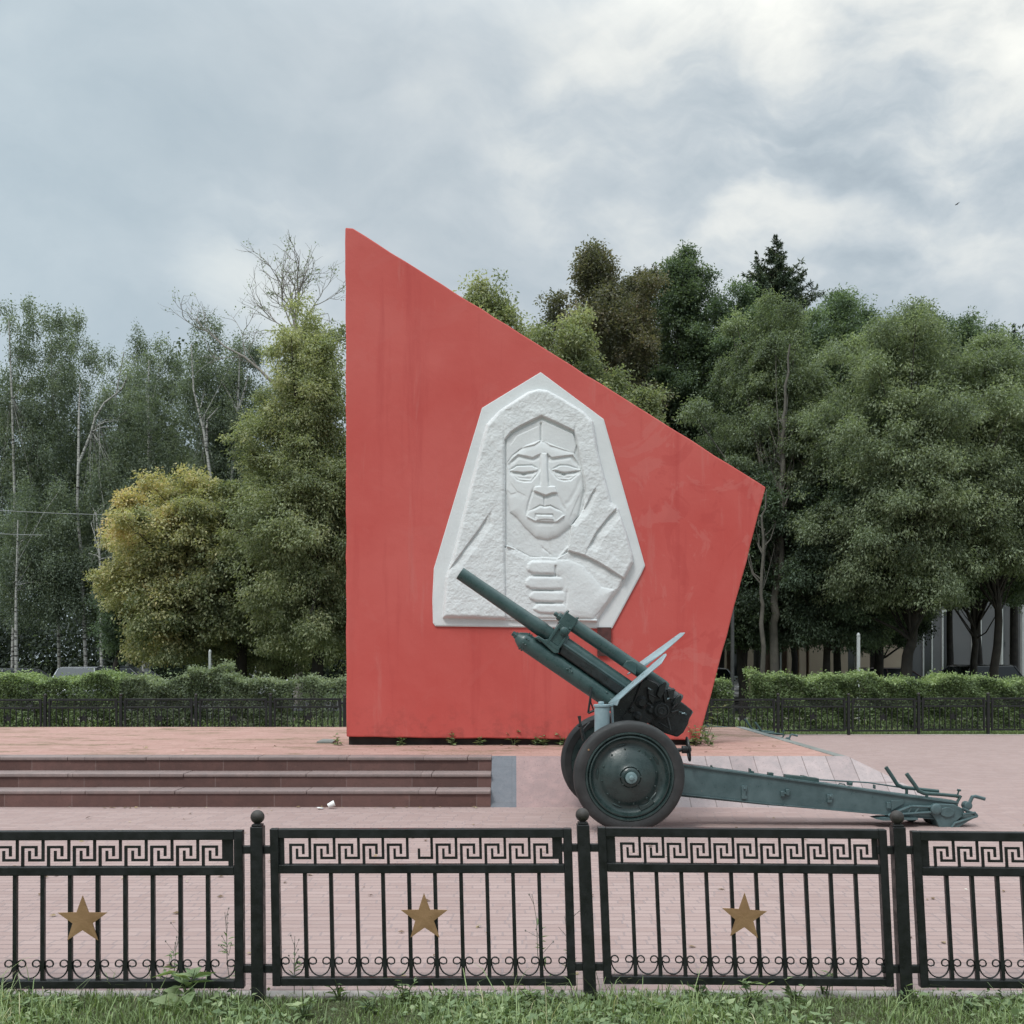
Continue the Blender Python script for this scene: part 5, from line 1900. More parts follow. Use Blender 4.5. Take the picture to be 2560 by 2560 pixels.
tree('maple_tree', 'dark tree with thin upright tops behind the right olive tree', 2450, 44, 778, 1500, 170, 'dark', 'dark', POINT, 320, 90, 1.0, 0.24, 0.13, 23, group=G_R, tint0=0.72)
spruce('narrow dark spruce at the far right edge', 2535, 45, 815, 1300, 75, 24, G_R, 40)
tree('maple_tree', 'dark low-branched tree right of the wall foot behind the slender trunk', 1860, 35, 1130, 1615, 150, 'dark', 'dark', BROAD, 300, 90, 0.85, 0.22, 0.12, 25, group=G_R, tint0=0.45)
tree('maple_tree', 'dark drooping tree under the olive tops between grey trunk and big ash', 2070, 34, 1130, 1610, 160, 'green', 'dark', BROAD, 380, 90, 0.85, 0.22, 0.10, 26, group=G_R, tint0=0.22, droop=0.8)
tree('maple_tree', 'dark green tree over the grey building at right', 2440, 38, 1180, 1530, 190, 'dark', 'dark', BROAD, 320, 90, 0.9, 0.22, 0.12, 27, group=G_R, tint0=0.6, px=None) if False else \
    tree('maple_tree', 'dark green tree over the grey building at right', 2430, 38, 1160, 1490, 190, 'dark', 'dark', BROAD, 340, 90, 0.9, 0.22, 0.12, 27, group=G_R, tint0=0.6)
tree('maple_tree', 'dark tree with thick black trunk left of the leaning trunk', 2210, 37, 1250, 1605, 110, 'dark', 'dark', BROAD, 220, 90, 0.8, 0.22, 0.12, 28, tr=0.22, group=G_R, tint0=0.5)
tree('linden_tree', 'slim tree with pale trunk just right of the wall edge', 1905, 32, 1180, 1330, 60, 'green', 'grey', OVAL, 90, 90, 0.6, 0.2, 0.09, 29, trunk=[(1906, 1560), (1905, 1463), (1905, 1310), (1915, 1230)], tr=0.085, group=G_R, tint0=0.35, nl=14, yoff=1.0)

for i, (lb, px, Y, top, bot, half, lf, t0) in enumerate((('shaded green tree filling the gap behind the pointed tree and the spruce', 1800, 47, 770, 1500, 130, 'green', 0.35),
                                                         ('shaded green tree behind the slender olive tree', 1985, 46, 790, 1500, 150, 'green', 0.35),
                                                         ('green tree between the two broad olive trees, set further back', 2370, 43, 775, 1500, 140, 'green', 0.5),
                                                         ('deep green tree behind the green tree with two tops', 2180, 46, 800, 1500, 140, 'green', 0.42),
                                                         ('green tree right of the brownish maple and behind it', 1560, 48, 720, 1400, 140, 'dark', 0.6))):
    tree('linden_tree', lb, px, Y, top, bot, half, lf, 'dark', BROAD, 260, 80, 0.9, 0.23, 0.12, 140 + i, group=G_R, tint0=t0)

# --- left of the wall
G_L = TREES_LEFT


def yellow_to_left(pts):
    x = pts[:, 0] * F / 33 + 1280
    z = HZ - (pts[:, 2] - CH) * F / 33
    return 0.44 - 0.0017 * (x - 260) - 0.0006 * (z - 1250)


tree('yellowing_tree', 'low spreading tree with yellowing leaves on its left side', 600, 33, 1165, 1650, 178, 'yellow', 'dark', BROAD, 520, 95, 0.75, 0.22, 0.12, 31,
     trunk=[(604, 1600), (585, 1560), (555, 1505), (500, 1420), (450, 1330)], tr=0.20, group=G_L, cpx=470, tint_fn=yellow_to_left, tint0=0.42, nl=60, droop=0.6)
tree('box_elder_tree', 'tall light green tree hard against the left edge of the red wall', 790, 31, 765, 1640, 175, 'light', 'dark', lambda h: BROAD(h) * (1 - 0.30 * h), 560, 95, 0.8, 0.21, 0.095, 32,
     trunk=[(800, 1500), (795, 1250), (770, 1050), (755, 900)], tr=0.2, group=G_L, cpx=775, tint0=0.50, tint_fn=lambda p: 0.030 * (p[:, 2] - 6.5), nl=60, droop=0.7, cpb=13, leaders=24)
tree('box_elder_tree', 'green bushy tree between the yellowing tree and the wall', 690, 34, 1130, 1690, 150, 'light', 'dark', BROAD, 300, 90, 0.75, 0.2, 0.09, 33, group=G_L, tint0=0.40, droop=0.7)
tree('young_tree', 'small dark leaning tree under the yellowing crown', 284, 35, 1450, 1640, 110, 'green', 'dark', OVAL, 90, 80, 0.6, 0.2, 0.1, 34, trunk=[(296, 1625), (318, 1580), (350, 1520)], tr=0.14, group=G_L, cpx=350, tint0=0.4, nl=16)
BIRCHES = [
    ('dark hanging birch at the left edge of the picture', 30, 46, 735, 1500, 120, [[(38, 1300, 0), (30, 1000, 0), (22, 800, 0)]], 41, 280),
    ('broad drooping birch second from the left edge', 150, 49, 795, 1500, 110, [[(140, 1300, 0), (130, 1000, 0), (128, 850, 0)]], 42, 240),
    ('birch with white stem bending far to the right', 219, 44, 845, 1600, 90, [[(212, 1603, 0), (203, 1380, 0), (193, 1282, 0), (196, 1161, 0), (228, 1082, 0), (238, 1044, 0), (261, 1007, 0), (303, 974, 0), (318, 945, 0)], [(196, 1161, 0), (197, 1050, .2), (200, 960, .4)]], 43, 170),
    ('thin birch with a small feathery top', 318, 50, 812, 1500, 75, [[(314, 1180, 0), (306, 1100, 0), (288, 1000, 0), (310, 880, 0)]], 44, 150),
    ('birch with straight pale stem left of the yellowing tree', 368, 48, 830, 1450, 70, [[(372, 1189, 0), (371, 1030, 0), (372, 900, 0)], [(372, 1180, 0), (385, 1150, 0)]], 45, 150),
    ('birch with a white stem leaning left above the yellowing tree', 526, 45, 788, 1400, 95, [[(526, 1189, 0), (510, 1080, 0), (484, 975, 0), (478, 860, 0)], [(516, 1130, 0), (518, 1050, .1), (545, 1020, .2)]], 46, 210),
    ('birch with forked white stem nearest the light green tree', 576, 46, 840, 1400, 85, [[(578, 1203, 0), (592, 1080, 0), (597, 951, 0), (600, 880, 0)], [(594, 1030, 0), (570, 980, .1), (552, 950, .1)], [(594, 1030, 0), (610, 980, .1), (620, 940, .1)]], 47, 180),
    ('birch trunk with black bands behind the small leaning tree', 360, 41, 1280, 1560, 60, [[(359, 1664, 0), (359, 1575, 0), (365, 1400, 0)]], 48, 60),
    ('birch with greyish trunk near the left edge', 42, 42, 1180, 1560, 90, [[(40, 1580, 0), (40, 1480, 0), (45, 1300, 0)]], 49, 130),
    ('thin dark stemmed birch behind the silver car', 255, 43, 1200, 1560, 80, [[(253, 1560, 0), (250, 1400, 0), (240, 1280, 0)]], 50, 110)]
for lb, px, Y, top, bot, half, stems, seed, n in BIRCHES:
    birch(lb, px, Y, top, bot, half, stems, seed, n)

# bare tree above the light green one
rngb = np.random.default_rng(77)
foot = P(745, HZ, 43)
bare = thing('bare_tree', (foot[0], 43, 0.0), 'half bare tree with thin leafless branches against the sky', 'tree', G_L)
mb = MB()
tips = []


def branch(p, d, ln, r, lev):
    n = 4
    pts = [p]
    for i in range(n):
        d = d + rngb.normal(size=3) * (0.10 + 0.03 * lev)
        d[2] += 0.045
        d[1] *= 0.9
        d = d / np.linalg.norm(d)
        pts.append(pts[-1] + d * ln / n)
    mb.tube(pts, np.linspace(r, r * 0.5, n + 1) * 0.62, 6 if lev < 2 else 4, cap=False)
    if lev >= 4 or r < 0.010:
        tips.append(pts[-1])
        tips.append(pts[2])
        return
    k = 2 if lev == 0 else 3
    for i in range(k + (1 if rngb.random() < 0.45 else 0)):
        q = pts[rngb.integers(1, n + 1)] if i else pts[-1]
        dd = d + rngb.normal(size=3) * np.array([0.52, 0.35, 0.26])
        branch(q, dd / np.linalg.norm(dd), ln * rngb.uniform(0.58, 0.82), r * rngb.uniform(0.5, 0.66), lev + 1)


up = [P(*q, 43) for q in ((748, 1000), (745, 900), (740, 840), (738, 800))]
base_ = np.array([foot[0], 43, -0.02])
mb.tube([base_] + up, [0.20, 0.14, 0.11, 0.09, 0.07], 9)
for d, r, L_, q in (((-0.35, 0.1, 1.0), 0.085, 2.0, 3), ((0.30, -0.1, 1.0), 0.085, 2.0, 3), ((-0.9, 0.0, 0.45), 0.07, 2.0, 2), ((0.75, 0.1, 0.75), 0.07, 2.0, 2), ((-0.1, 0.2, 1.0), 0.08, 1.7, 3),
                    ((0.05, -0.2, 1.0), 0.07, 1.9, 2), ((-0.6, -0.1, 0.85), 0.075, 2.1, 2)):
    d = np.array(d)
    branch(up[q], d / np.linalg.norm(d), L_ * 0.74, r * 0.85, 1)
lim_ = [P(*q, 43) for q in ((735, 1040), (690, 965), (650, 925), (612, 893), (560, 865), (520, 830))]
mb.tube(lim_, [0.09, 0.08, 0.06, 0.05, 0.035, 0.022], 7)
for p, d in ((lim_[2], (-0.5, 0, 0.8)), (lim_[3], (-0.9, 0, 0.35)), (lim_[4], (-0.6, 0.1, 0.7)), (lim_[5], (-0.7, 0, 0.7)), (lim_[3], (-0.2, 0.1, 1.0)), (lim_[5], (-0.9, 0, 0.3))):
    d = np.array(d)
    branch(p, d / np.linalg.norm(d), 1.2, 0.035, 2)
obj('trunk', mb, BARK['twig'], bare, smooth=60)
tips = np.array(tips)
sel = tips[rngb.random(len(tips)) < 0.22]
V, Q, t = clump_leaves(rngb, sel, np.full(len(sel), 0.20), 6, 0.085, 0.055, foot, 0.5, 0.8, np.full(len(sel), 0.5))
npobj('crown', V - W[bare.name], Q, LEAF['olive'], bare, tint=t)

# far wood closing the view behind the trees: nobody could count it
rngw = np.random.default_rng(99)
cs, tints = [], []
for i in range(2600):
    x = rngw.uniform(-62, 75)
    y = 62 + rngw.random() * 10
    hmax = 17 + 3.0 * math.sin(x * 0.23) + 2.2 * math.sin(x * 0.61 + 1)
    if x < 0:
        hmax -= 1.5
    cs.append((x, y, rngw.random() ** 0.8 * hmax + 0.5))
    tints.append(0.45 + 0.25 * math.sin(x * 0.5))
for i in range(1500):
    cs.append((rngw.uniform(-50, 60), 57 + rngw.random() * 5, rngw.random() * 4.5 + 0.3))
    tints.append(0.35)
cs = np.array(cs)
V, Q, t = clump_leaves(rngw, cs, rngw.uniform(1.0, 2.0, len(cs)), 110, 0.27, 0.15, np.array([0, 66, 6.0]), 0.6, 0.9, np.array(tints))
lim = V[:, 2].reshape(-1, 4).min(1) > 0.05
V = V.reshape(-1, 4, 3)[lim].reshape(-1, 3)
tag(npobj('woodland', V, np.arange(len(V)).reshape(-1, 4), LEAF['far'], tint=t[lim]), 'dark wood closing off the view behind the nearer trees', 'wood', kind='stuff')


# --- hedges behind the far fence
def hedge(label, segs, Y0, Y1, mat, seed, dens=6500, name='hedge', cat='hedge', leafl=0.066):
    """segs: (px0, px1, top_py) runs; leaf shell filled with leaves"""
    rng = np.random.default_rng(seed)
    Ym = (Y0 + Y1) / 2
    x_a, x_b = P(segs[0][0], HZ, Ym)[0], P(segs[-1][1], HZ, Ym)[0]
    root = thing(name, ((x_a + x_b) / 2, Ym, 0.0), label, cat, 'clipped hedges along the far fence')
    mb = MB()
    Vs, ts = [], []
    for px0, px1, top in segs:
        xa, xb = P(px0, HZ, Y0)[0], P(px1, HZ, Y0)[0]
        H_ = P(0, top, Y0)[2]
        n = int((xb - xa) * dens)
        x = rng.uniform(xa, xb, n)
        z = 0.06 + (H_ - 0.06) * rng.random(n) ** 0.75
        side = rng.random(n)
        # front face, top face, inside
        y = np.where(side < 0.5, Y0 + np.abs(rng.normal(size=n)) * 0.10, Y0 + rng.random(n) * (Y1 - Y0))
        topm = side > 0.72
        z = np.where(topm, H_ + 0.04 - np.abs(rng.normal(size=n)) * 0.08 + (rng.random(n) < 0.10) * rng.random(n) * 0.13, z)
        wav = 0.10 * np.sin(x * 3.1) + 0.08 * np.sin(x * 7.3 + 1) + 0.05 * np.sin(x * 15.0)
        y = y + wav * 0.9 + 0.06 * np.sin(z * 9 + x * 5)
        z = z * (1 + 0.06 * np.sin(x * 2.3) + 0.05 * np.sin(x * 6.1 + 2))
        ax = rng.normal(size=(n, 3)) * 0.8 + np.array([0, -0.55, 0.25])
        V, Q = leaf_quads(np.stack([x, y, z], 1), ax, rng.normal(size=(n, 3)) * 0.6 + np.array([0, -0.75, 0.8]), leafl * (0.6 + rng.random(n) * 0.8), leafl * 0.62 * (0.6 + rng.random(n) * 0.8))
        Vs.append(V)
        ts.append(np.clip(0.26 + 0.44 * topm + 0.12 * np.sin(x * 4 + 1.3) * np.sin(z * 6) + rng.normal(size=n) * 0.16, 0, 1))  # young top leaves lighter, front darker: skylight on the top put into the tint
        for k in range(int((xb - xa) / 0.3)):
            x0 = xa + (k + rng.random()) * 0.3
            if x0 > xb:
                continue
            y0 = rng.uniform(Y0 + 0.15, Y1 - 0.15)
            mb.tube([(x0, y0, -0.02), (x0 + rng.normal() * 0.08, y0, H_ * 0.45), (x0 + rng.normal() * 0.2, y0, H_ * 0.85)], [0.018, 0.012, 0.006], 5, cap=False)
    V = np.concatenate(Vs)
    obj('stems', mb, BARK['dark'], root)
    npobj('foliage', V - W[root.name], np.arange(len(V)).reshape(-1, 4), LEAF[mat], root, tint=np.concatenate(ts))
    return root


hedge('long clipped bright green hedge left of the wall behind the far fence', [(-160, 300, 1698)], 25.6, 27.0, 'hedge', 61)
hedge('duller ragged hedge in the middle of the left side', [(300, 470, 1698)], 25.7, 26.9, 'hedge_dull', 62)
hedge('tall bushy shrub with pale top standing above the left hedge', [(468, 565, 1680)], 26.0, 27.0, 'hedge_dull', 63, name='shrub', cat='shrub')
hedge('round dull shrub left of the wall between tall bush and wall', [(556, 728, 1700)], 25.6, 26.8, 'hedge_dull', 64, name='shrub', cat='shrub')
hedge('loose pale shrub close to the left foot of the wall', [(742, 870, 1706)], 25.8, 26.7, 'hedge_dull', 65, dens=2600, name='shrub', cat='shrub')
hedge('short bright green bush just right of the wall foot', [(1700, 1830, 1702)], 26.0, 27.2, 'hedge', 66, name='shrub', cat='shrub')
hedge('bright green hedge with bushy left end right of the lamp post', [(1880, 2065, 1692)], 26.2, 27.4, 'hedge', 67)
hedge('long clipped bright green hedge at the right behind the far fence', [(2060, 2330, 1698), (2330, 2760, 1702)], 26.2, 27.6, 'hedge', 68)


# --- grass
def blades(name, x0, x1, y0, y1, n, hmin, hmax, wmin, wmax, z, seed, clump=0.0, label=None, bend=0.5):
    rng = np.random.default_rng(seed)
    x = rng.uniform(x0, x1, n)
    y = rng.uniform(y0, y1, n)
    pat = np.sin(x * 2.1 + 0.7) + np.sin(x * 5.3 + y * 3) * 0.7 + np.sin(x * 11.7 - y * 9) * 0.5 + rng.normal(size=n) * 0.5
    h = (hmin + (hmax - hmin) * rng.random(n) ** 2.2) * np.clip(1 + 0.28 * pat, 0.35, 1.7)
    w = rng.uniform(wmin, wmax, n)
    a = rng.random(n) * 2 * math.pi
    d = np.stack([np.cos(a), np.sin(a), np.zeros(n)], 1)
    sd = np.stack([-np.sin(a), np.cos(a), np.zeros(n)], 1)
    b = np.stack([x, y, np.full(n, z)], 1)
    bd = h * rng.uniform(0.1, 1.2, n) * bend
    up = np.array([0, 0, 1.0])
    m1 = b + up * (h * 0.5)[:, None] + d * (bd * 0.25)[:, None]
    m2 = b + up * (h * 0.85)[:, None] + d * (bd * 0.65)[:, None]
    tp = b + up * (h * np.where(bd > h * 0.4, 0.90, 1.0))[:, None] + d * bd[:, None]
    ws = (w * 0.5)[:, None]
    V = np.stack([b - sd * ws, b + sd * ws, m1 + sd * ws, m1 - sd * ws, m2 + sd * ws * 0.7, m2 - sd * ws * 0.7, tp + sd * ws * 0.12, tp - sd * ws * 0.12], 1).reshape(-1, 3)
    o = np.arange(n)[:, None] * 8
    Q = np.concatenate([o + np.array([[0, 1, 2, 3]]), o + np.array([[3, 2, 4, 5]]), o + np.array([[5, 4, 6, 7]])], 1).reshape(-1, 4)
    t = np.clip(0.42 + 0.13 * pat + rng.normal(size=n) * 0.22, 0, 1)
    return tag(npobj(name, V, Q, LEAF['grass'], tint=np.repeat(t, 3)), label, 'grass', kind='stuff')


blades('lawn_grass', -5.2, 5.6, 4.3, 5.47, 92000, 0.018, 0.068, 0.003, 0.008, -0.01, 201, label='rough uncut grass along the foot of the front fence', bend=0.75)
rngc = np.random.default_rng(210)
nC = 15000
xc_, yc_ = rngc.uniform(-5.2, 5.6, nC), rngc.uniform(4.4, 5.46, nC)
msk = (np.sin(xc_ * 1.9 + 1) + np.sin(xc_ * 4.7 + yc_ * 4) * 0.8 + rngc.normal(size=nC) * 0.5) > -0.1
xc_, yc_ = xc_[msk], yc_[msk]
nC = len(xc_)
ax_ = rngc.normal(size=(nC, 3))
ax_[:, 2] = rngc.uniform(0.0, 0.8, nC)
sz_ = rngc.uniform(0.018, 0.055, nC)
V, Q = leaf_quads(np.stack([xc_, yc_, rngc.uniform(0.005, 0.05, nC)], 1), ax_, rngc.normal(size=(nC, 3)) * 0.35 + np.array([0, -0.2, 1.0]), sz_, sz_ * rngc.uniform(0.35, 0.8, nC))
tag(npobj('ground_cover', V, Q, LEAF['weed'], tint=np.clip(0.45 + rngc.normal(size=nC) * 0.25, 0, 1)), 'small broad leaves growing among the front grass', 'ground cover', kind='stuff')
blades('long_grass', -5.2, 5.6, 4.9, 5.47, 2200, 0.06, 0.17, 0.003, 0.006, -0.01, 204, label='long leaning grass blades at the fence foot', bend=1.3)
blades('verge_grass', -14, 17, 24.98, 26.6, 26000, 0.05, 0.12, 0.012, 0.028, -0.02, 202, label='bright strip of grass under the far fence')
blades('meadow_grass', -26, 34, 27.4, 31.2, 16000, 0.05, 0.14, 0.02, 0.05, -0.02, 203, label='mown grass behind the hedges')
# ------------------------------------------------------------------ weeds
def weed(name, label, loc, seed, nleaf=16, size=0.10, height=0.12, mat='weed', group='weeds', stems=3, wid=0.42, spread=1.0):
    """small broad-leaved plant: stems with leaves up them"""
    rng = np.random.default_rng(seed)
    root = thing(name, loc, label, 'weed', group)
    loc = np.array(loc, float)
    mb = MB()
    base, axs, szs = [], [], []
    for s in range(stems):
        a = rng.random() * 2 * math.pi
        d = np.array([math.cos(a), math.sin(a) * 0.7, 0]) * rng.uniform(0.1, 0.6) * spread
        hh = height * rng.uniform(0.6, 1.1)
        p1 = loc + d * hh * 0.5 + np.array([0, 0, hh * 0.6])
        p2 = loc + d * hh * 1.1 + np.array([0, 0, hh])
        mb.tube([loc - np.array([0, 0, 0.02]), p1, p2], [0.004, 0.003, 0.0015], 5, cap=False)
        for i in range(nleaf // stems):
            u = rng.random()
            b = loc + (p1 - loc) * min(1, u * 2) + (p2 - p1) * max(0, u * 2 - 1)
            q = rng.random() * 2 * math.pi
            base.append(b)
            axs.append((math.cos(q), math.sin(q), rng.uniform(-0.1, 0.7)))
            szs.append(size * rng.uniform(0.5, 1.1) * (1.15 - 0.5 * u))
    obj('stem', mb, BARK['twig'] if mat == 'dry' else M['lawn'], root)
    szs = np.array(szs)
    V, Q = leaf_quads(np.array(base), np.array(axs), np.tile([0, 0, 1.0], (len(base), 1)) + rng.normal(size=(len(base), 3)) * 0.3, szs, szs * wid)
    t = np.clip(0.5 + rng.normal(size=len(base)) * 0.25, 0, 1)
    npobj('leaves', V - loc, Q, LEAF['weed'], root, tint=t)
    return root


# along the foot of the wall
for i, (px, h, lab) in enumerate(((845, 0.13, 'tuft of weeds at the left corner under the red wall'), (1003, 0.10, 'small weed in the gap under the wall left of its middle'),
                                  (1130, 0.12, 'weed sprouting under the wall below the relief corner'), (1200, 0.10, 'leafy weed under the wall left of the relief centre'),
                                  (1285, 0.16, 'largest of the weeds under the middle of the wall'), (1338, 0.07, 'tiny weed under the wall right of the largest one'),
                                  (1358, 0.10, 'upright small weed under the wall left of the gun wheel'), (1405, 0.12, 'dark weed under the wall at the far gun wheel'))):
    p = P(px, HZ, 15.12)
    weed('wall_weed', lab, (p[0], 15.12, PZ), 300 + i, 26, 0.115, h * 1.6, group='weeds along the wall foot')
for i, (px, h, Y, lab) in enumerate(((1752, 0.42, 15.3, 'leafy sapling at the right foot of the wall'), (1772, 0.22, 15.0, 'spreading weed on the bricks right of the wall'), (1740, 0.3, 15.0, 'weed clump at the wall corner above the hand wheel'),
                                     (1765, 0.75, 15.9, 'taller broad-leaved sapling behind the right wall edge'))):
    p = P(px, HZ, Y)
    weed('corner_weed', lab, (p[0], Y, PZ), 320 + i, 40, 0.13, h * 1.1, group='weeds along the wall foot', stems=5)
# in the front lawn: (pixel, row) -> plants with broad leaves
lawn_w = [(470, 2508, 0.15, 0.13, 'big broad-leaved weed left of the first post', 'big'), (180, 2525, 0.08, 0.07, 'low weed below the left gold star', ''), (560, 2540, 0.09, 0.08, 'weed below the first ball-topped post', ''),
          (760, 2545, 0.10, 0.09, 'leafy weed at the bottom under the middle panel', ''), (850, 2500, 0.12, 0.08, 'weed close under the middle panel left part', ''), (930, 2530, 0.10, 0.08, 'round weed left of the middle star', ''),
          (1010, 2505, 0.14, 0.07, 'spiky weed right of the middle star', ''), (1330, 2515, 0.10, 0.08, 'weed left of the second post', ''), (1750, 2500, 0.12, 0.09, 'broad weed under the third panel star', ''),
          (1880, 2515, 0.13, 0.10, 'patch of clover-like leaves right of the third star', ''), (1990, 2505, 0.12, 0.09, 'leafy weed left of the right post', ''), (2060, 2490, 0.18, 0.07, 'weed growing against the third panel', ''),
          (2280, 2520, 0.11, 0.09, 'low weed at the right ball-topped post', ''), (2420, 2530, 0.10, 0.08, 'weed under the far right panel', ''), (1640, 2540, 0.09, 0.09, 'weed at the bottom edge right of the second post', ''),
          (60, 2540, 0.09, 0.08, 'weed in the bottom left corner of the lawn', '')]
for i, (px, py, h, sz, lab, big) in enumerate(lawn_w):
    p = G(px, py)
    weed('lawn_weed', lab, (p[0], p[1], -0.005), 340 + i, 34 if big else 26, sz * (1.35 if big else 1.0), h * (1.4 if big else 1.0), group='weeds in the front lawn', stems=6, wid=0.40, spread=1.5)


def tall_stem(label, px, py, top, seed, drift=0.0, seedhead=False):
    rng = np.random.default_rng(seed)
    p = G(px, py)
    Y = p[1]
    root = thing('tall_weed', (p[0], Y, 0.0), label, 'weed', 'tall stems through the fence')
    t = P(px + drift, top, Y)
    mb = MB()
    pts = [p - np.array([0, 0, 0.02]), p * 0.6 + t * 0.4 + np.array([drift * 0.0006, 0, 0]), p * 0.25 + t * 0.75, t]
    mb.tube(pts, [0.003, 0.0026, 0.002, 0.0012], 5)
    for k in range(7):
        u = rng.uniform(0.35, 1.0)
        q = p * (1 - u) + t * u
        e = q + np.array([rng.normal() * 0.035, rng.normal() * 0.02, 0.04 + rng.random() * 0.03])
        mb.tube([q, e], [0.0016, 0.001], 4, cap=False)
        if seedhead:
            mb.lathe([(0.001, -0.006), (0.005, 0), (0.001, 0.006)], e, (0, 0, 1), 6)
    obj('stem', mb, BARK['twig'], root)
    m = 16
    u = rng.uniform(0.05, 0.7, m)
    b = p[None] * (1 - u[:, None]) + t[None] * u[:, None]
    ax = rng.normal(size=(m, 3))
    ax[:, 2] = 0.4
    V, Q = leaf_quads(b, ax, np.tile([0, 0, 1.0], (m, 1)), np.full(m, 0.055), np.full(m, 0.014))
    npobj('leaves', V - W[root.name], Q, LEAF['weed'], root, tint=np.full(m, 0.45))


tall_stem('tall thin weed stem with seed tips right of the left star', 395, 2490, 2330, 401, 60, True)
tall_stem('thin dry stem beside the first post', 580, 2490, 2280, 402, -18, True)
tall_stem('short dry stem in the left of the middle panel', 735, 2490, 2340, 403, 2, True)
tall_stem('tall weed stem leaning at the right of the middle panel', 1375, 2490, 2235, 404, -45, True)
tall_stem('leafy tall weed against the right stile of the middle panel', 1432, 2490, 2290, 405, -20, False)
tall_stem('tall stem at the right end of the third panel', 2070, 2490, 2400, 406, 8, False)


# ------------------------------------------------------------------ parked cars behind the hedge
GLASS, kG, bG, _ = new_mat('dark_car_glass')
bG.inputs['Base Color'].default_value = (0.015, 0.018, 0.02, 1)
bG.inputs['Roughness'].default_value = 0.08
TRIM = paint('black_car_trim', (0.012, 0.012, 0.012), (0.02, 0.02, 0.02), 0.6, 9, bump_s=0.1)
LAMP, kL, bL, _ = new_mat('clear_headlight')
bL.inputs['Base Color'].default_value = (0.6, 0.62, 0.63, 1)
bL.inputs['Roughness'].default_value = 0.15


def car_paint(name, c):
    m, k, bs, out = new_mat(name)
    bs.inputs['Base Color'].default_value = (*c, 1)
    bs.inputs['Metallic'].default_value = 0.3
    bs.inputs['Roughness'].default_value = 0.3
    bs.inputs['Coat Weight'].default_value = 0.6
    return m


def car(label, px, Y, colr, rz, length=4.3, width=1.78, height=1.5, van=False, name='parked_car', cat='car'):
    p = P(px, HZ, Y)
    root = thing(name, (p[0], Y, -0.008), label, cat, 'cars parked beyond the hedges', rz)
    W[root.name] = np.zeros(3)
    hl, hw = length / 2, width / 2
    m = car_paint('car_paint', colr)
    # side outline of the lower body, then a narrower greenhouse
    low = [(-hl, 0.35), (-hl + 0.05, 0.75), (-hl + 0.25, 0.92), (-0.5, 0.98), (hl - 0.9, 0.95), (hl - 0.15, 0.78), (hl, 0.5), (hl - 0.05, 0.28), (-hl + 0.1, 0.25)]
    if van:
        low = [(-hl, 0.35), (-hl, 1.1), (-0.5, 1.15), (hl - 0.9, 1.1), (hl - 0.2, 0.95), (hl, 0.5), (hl - 0.05, 0.28), (-hl + 0.1, 0.25)]
    mb = MB()
    mb.xz(low, -hw, hw)
    body = obj('body', mb, m, root, local=True, smooth=40, bevel=0.07, seg=3)
    top0 = 1.12 if van else 0.955
    rb, rf = (-hl + 0.08, hl - 1.5) if van else (-hl + 0.75, 0.35)
    bb, bf = (-hl + 0.02, hl - 0.75) if van else (-hl + 0.28, 1.15)
    a = [(bb, -hw + 0.06, top0 - 0.02), (bf, -hw + 0.08, top0 - 0.02), (bf, hw - 0.08, top0 - 0.02), (bb, hw - 0.06, top0 - 0.02)]
    b = [(rb, -hw + 0.24, height - 0.05), (rf, -hw + 0.24, height - 0.05), (rf, hw - 0.24, height - 0.05), (rb, hw - 0.24, height - 0.05)]
    mb = MB()
    mb.prism(a, b)
    obj('window', mb, GLASS, body, local=True, bevel=0.03)
    mb = MB()
    b2 = [(x, y, z + 0.002) for x, y, z in b]
    c2 = [(rb + 0.1, -hw + 0.34, height), (rf - 0.12, -hw + 0.34, height), (rf - 0.12, hw - 0.34, height), (rb + 0.1, hw - 0.34, height)]
    mb.prism(b2, c2)
    for i in range(4):
        mb.tube([a[i], b[i]], 0.035, 6)
    for y in (-1, 1):
        mb.tube([(0.1 * (bb + bf) / 0.2 - 0.2, y * (hw - 0.07), top0), ((rb + rf) / 2 - 0.1, y * (hw - 0.24), height - 0.05)], 0.03, 6)
    obj('roof', mb, m, body, local=True, smooth=40, bevel=0.02)
    for sx in (-hl + 0.78, hl - 0.82):
        for sy in (-1, 1):
            mb = MB()
            mb.lathe([(0.18, -0.10), (0.30, -0.10), (0.32, -0.07), (0.32, 0.07), (0.30, 0.10), (0.18, 0.10)], (sx, sy * (hw - 0.08), 0.32), (0, 1, 0), 24)
            mb.lathe([(0.0001, -0.06), (0.18, -0.07), (0.18, 0.07), (0.0001, 0.06)], (sx, sy * (hw - 0.08), 0.32), (0, 1, 0), 16)
            obj('wheel', mb, TRIM, root, local=True, smooth=40)
    for sy in (-1, 1):
        mb = MB()
        mb.box(hl - 0.14, hl + 0.012, sy * (hw - 0.32) - 0.18, sy * (hw - 0.32) + 0.18, 0.60, 0.73)
        obj('headlight', mb, LAMP, root, local=True, bevel=0.02)
    for sy in (-1, 1):
        mb = MB()
        mb.box(1.0, 1.14, sy * (hw + 0.08) - 0.09, sy * (hw + 0.08) + 0.09, top0 - 0.02, top0 + 0.12)
        obj('side_mirror', mb, m, root, local=True, bevel=0.03)
    return root


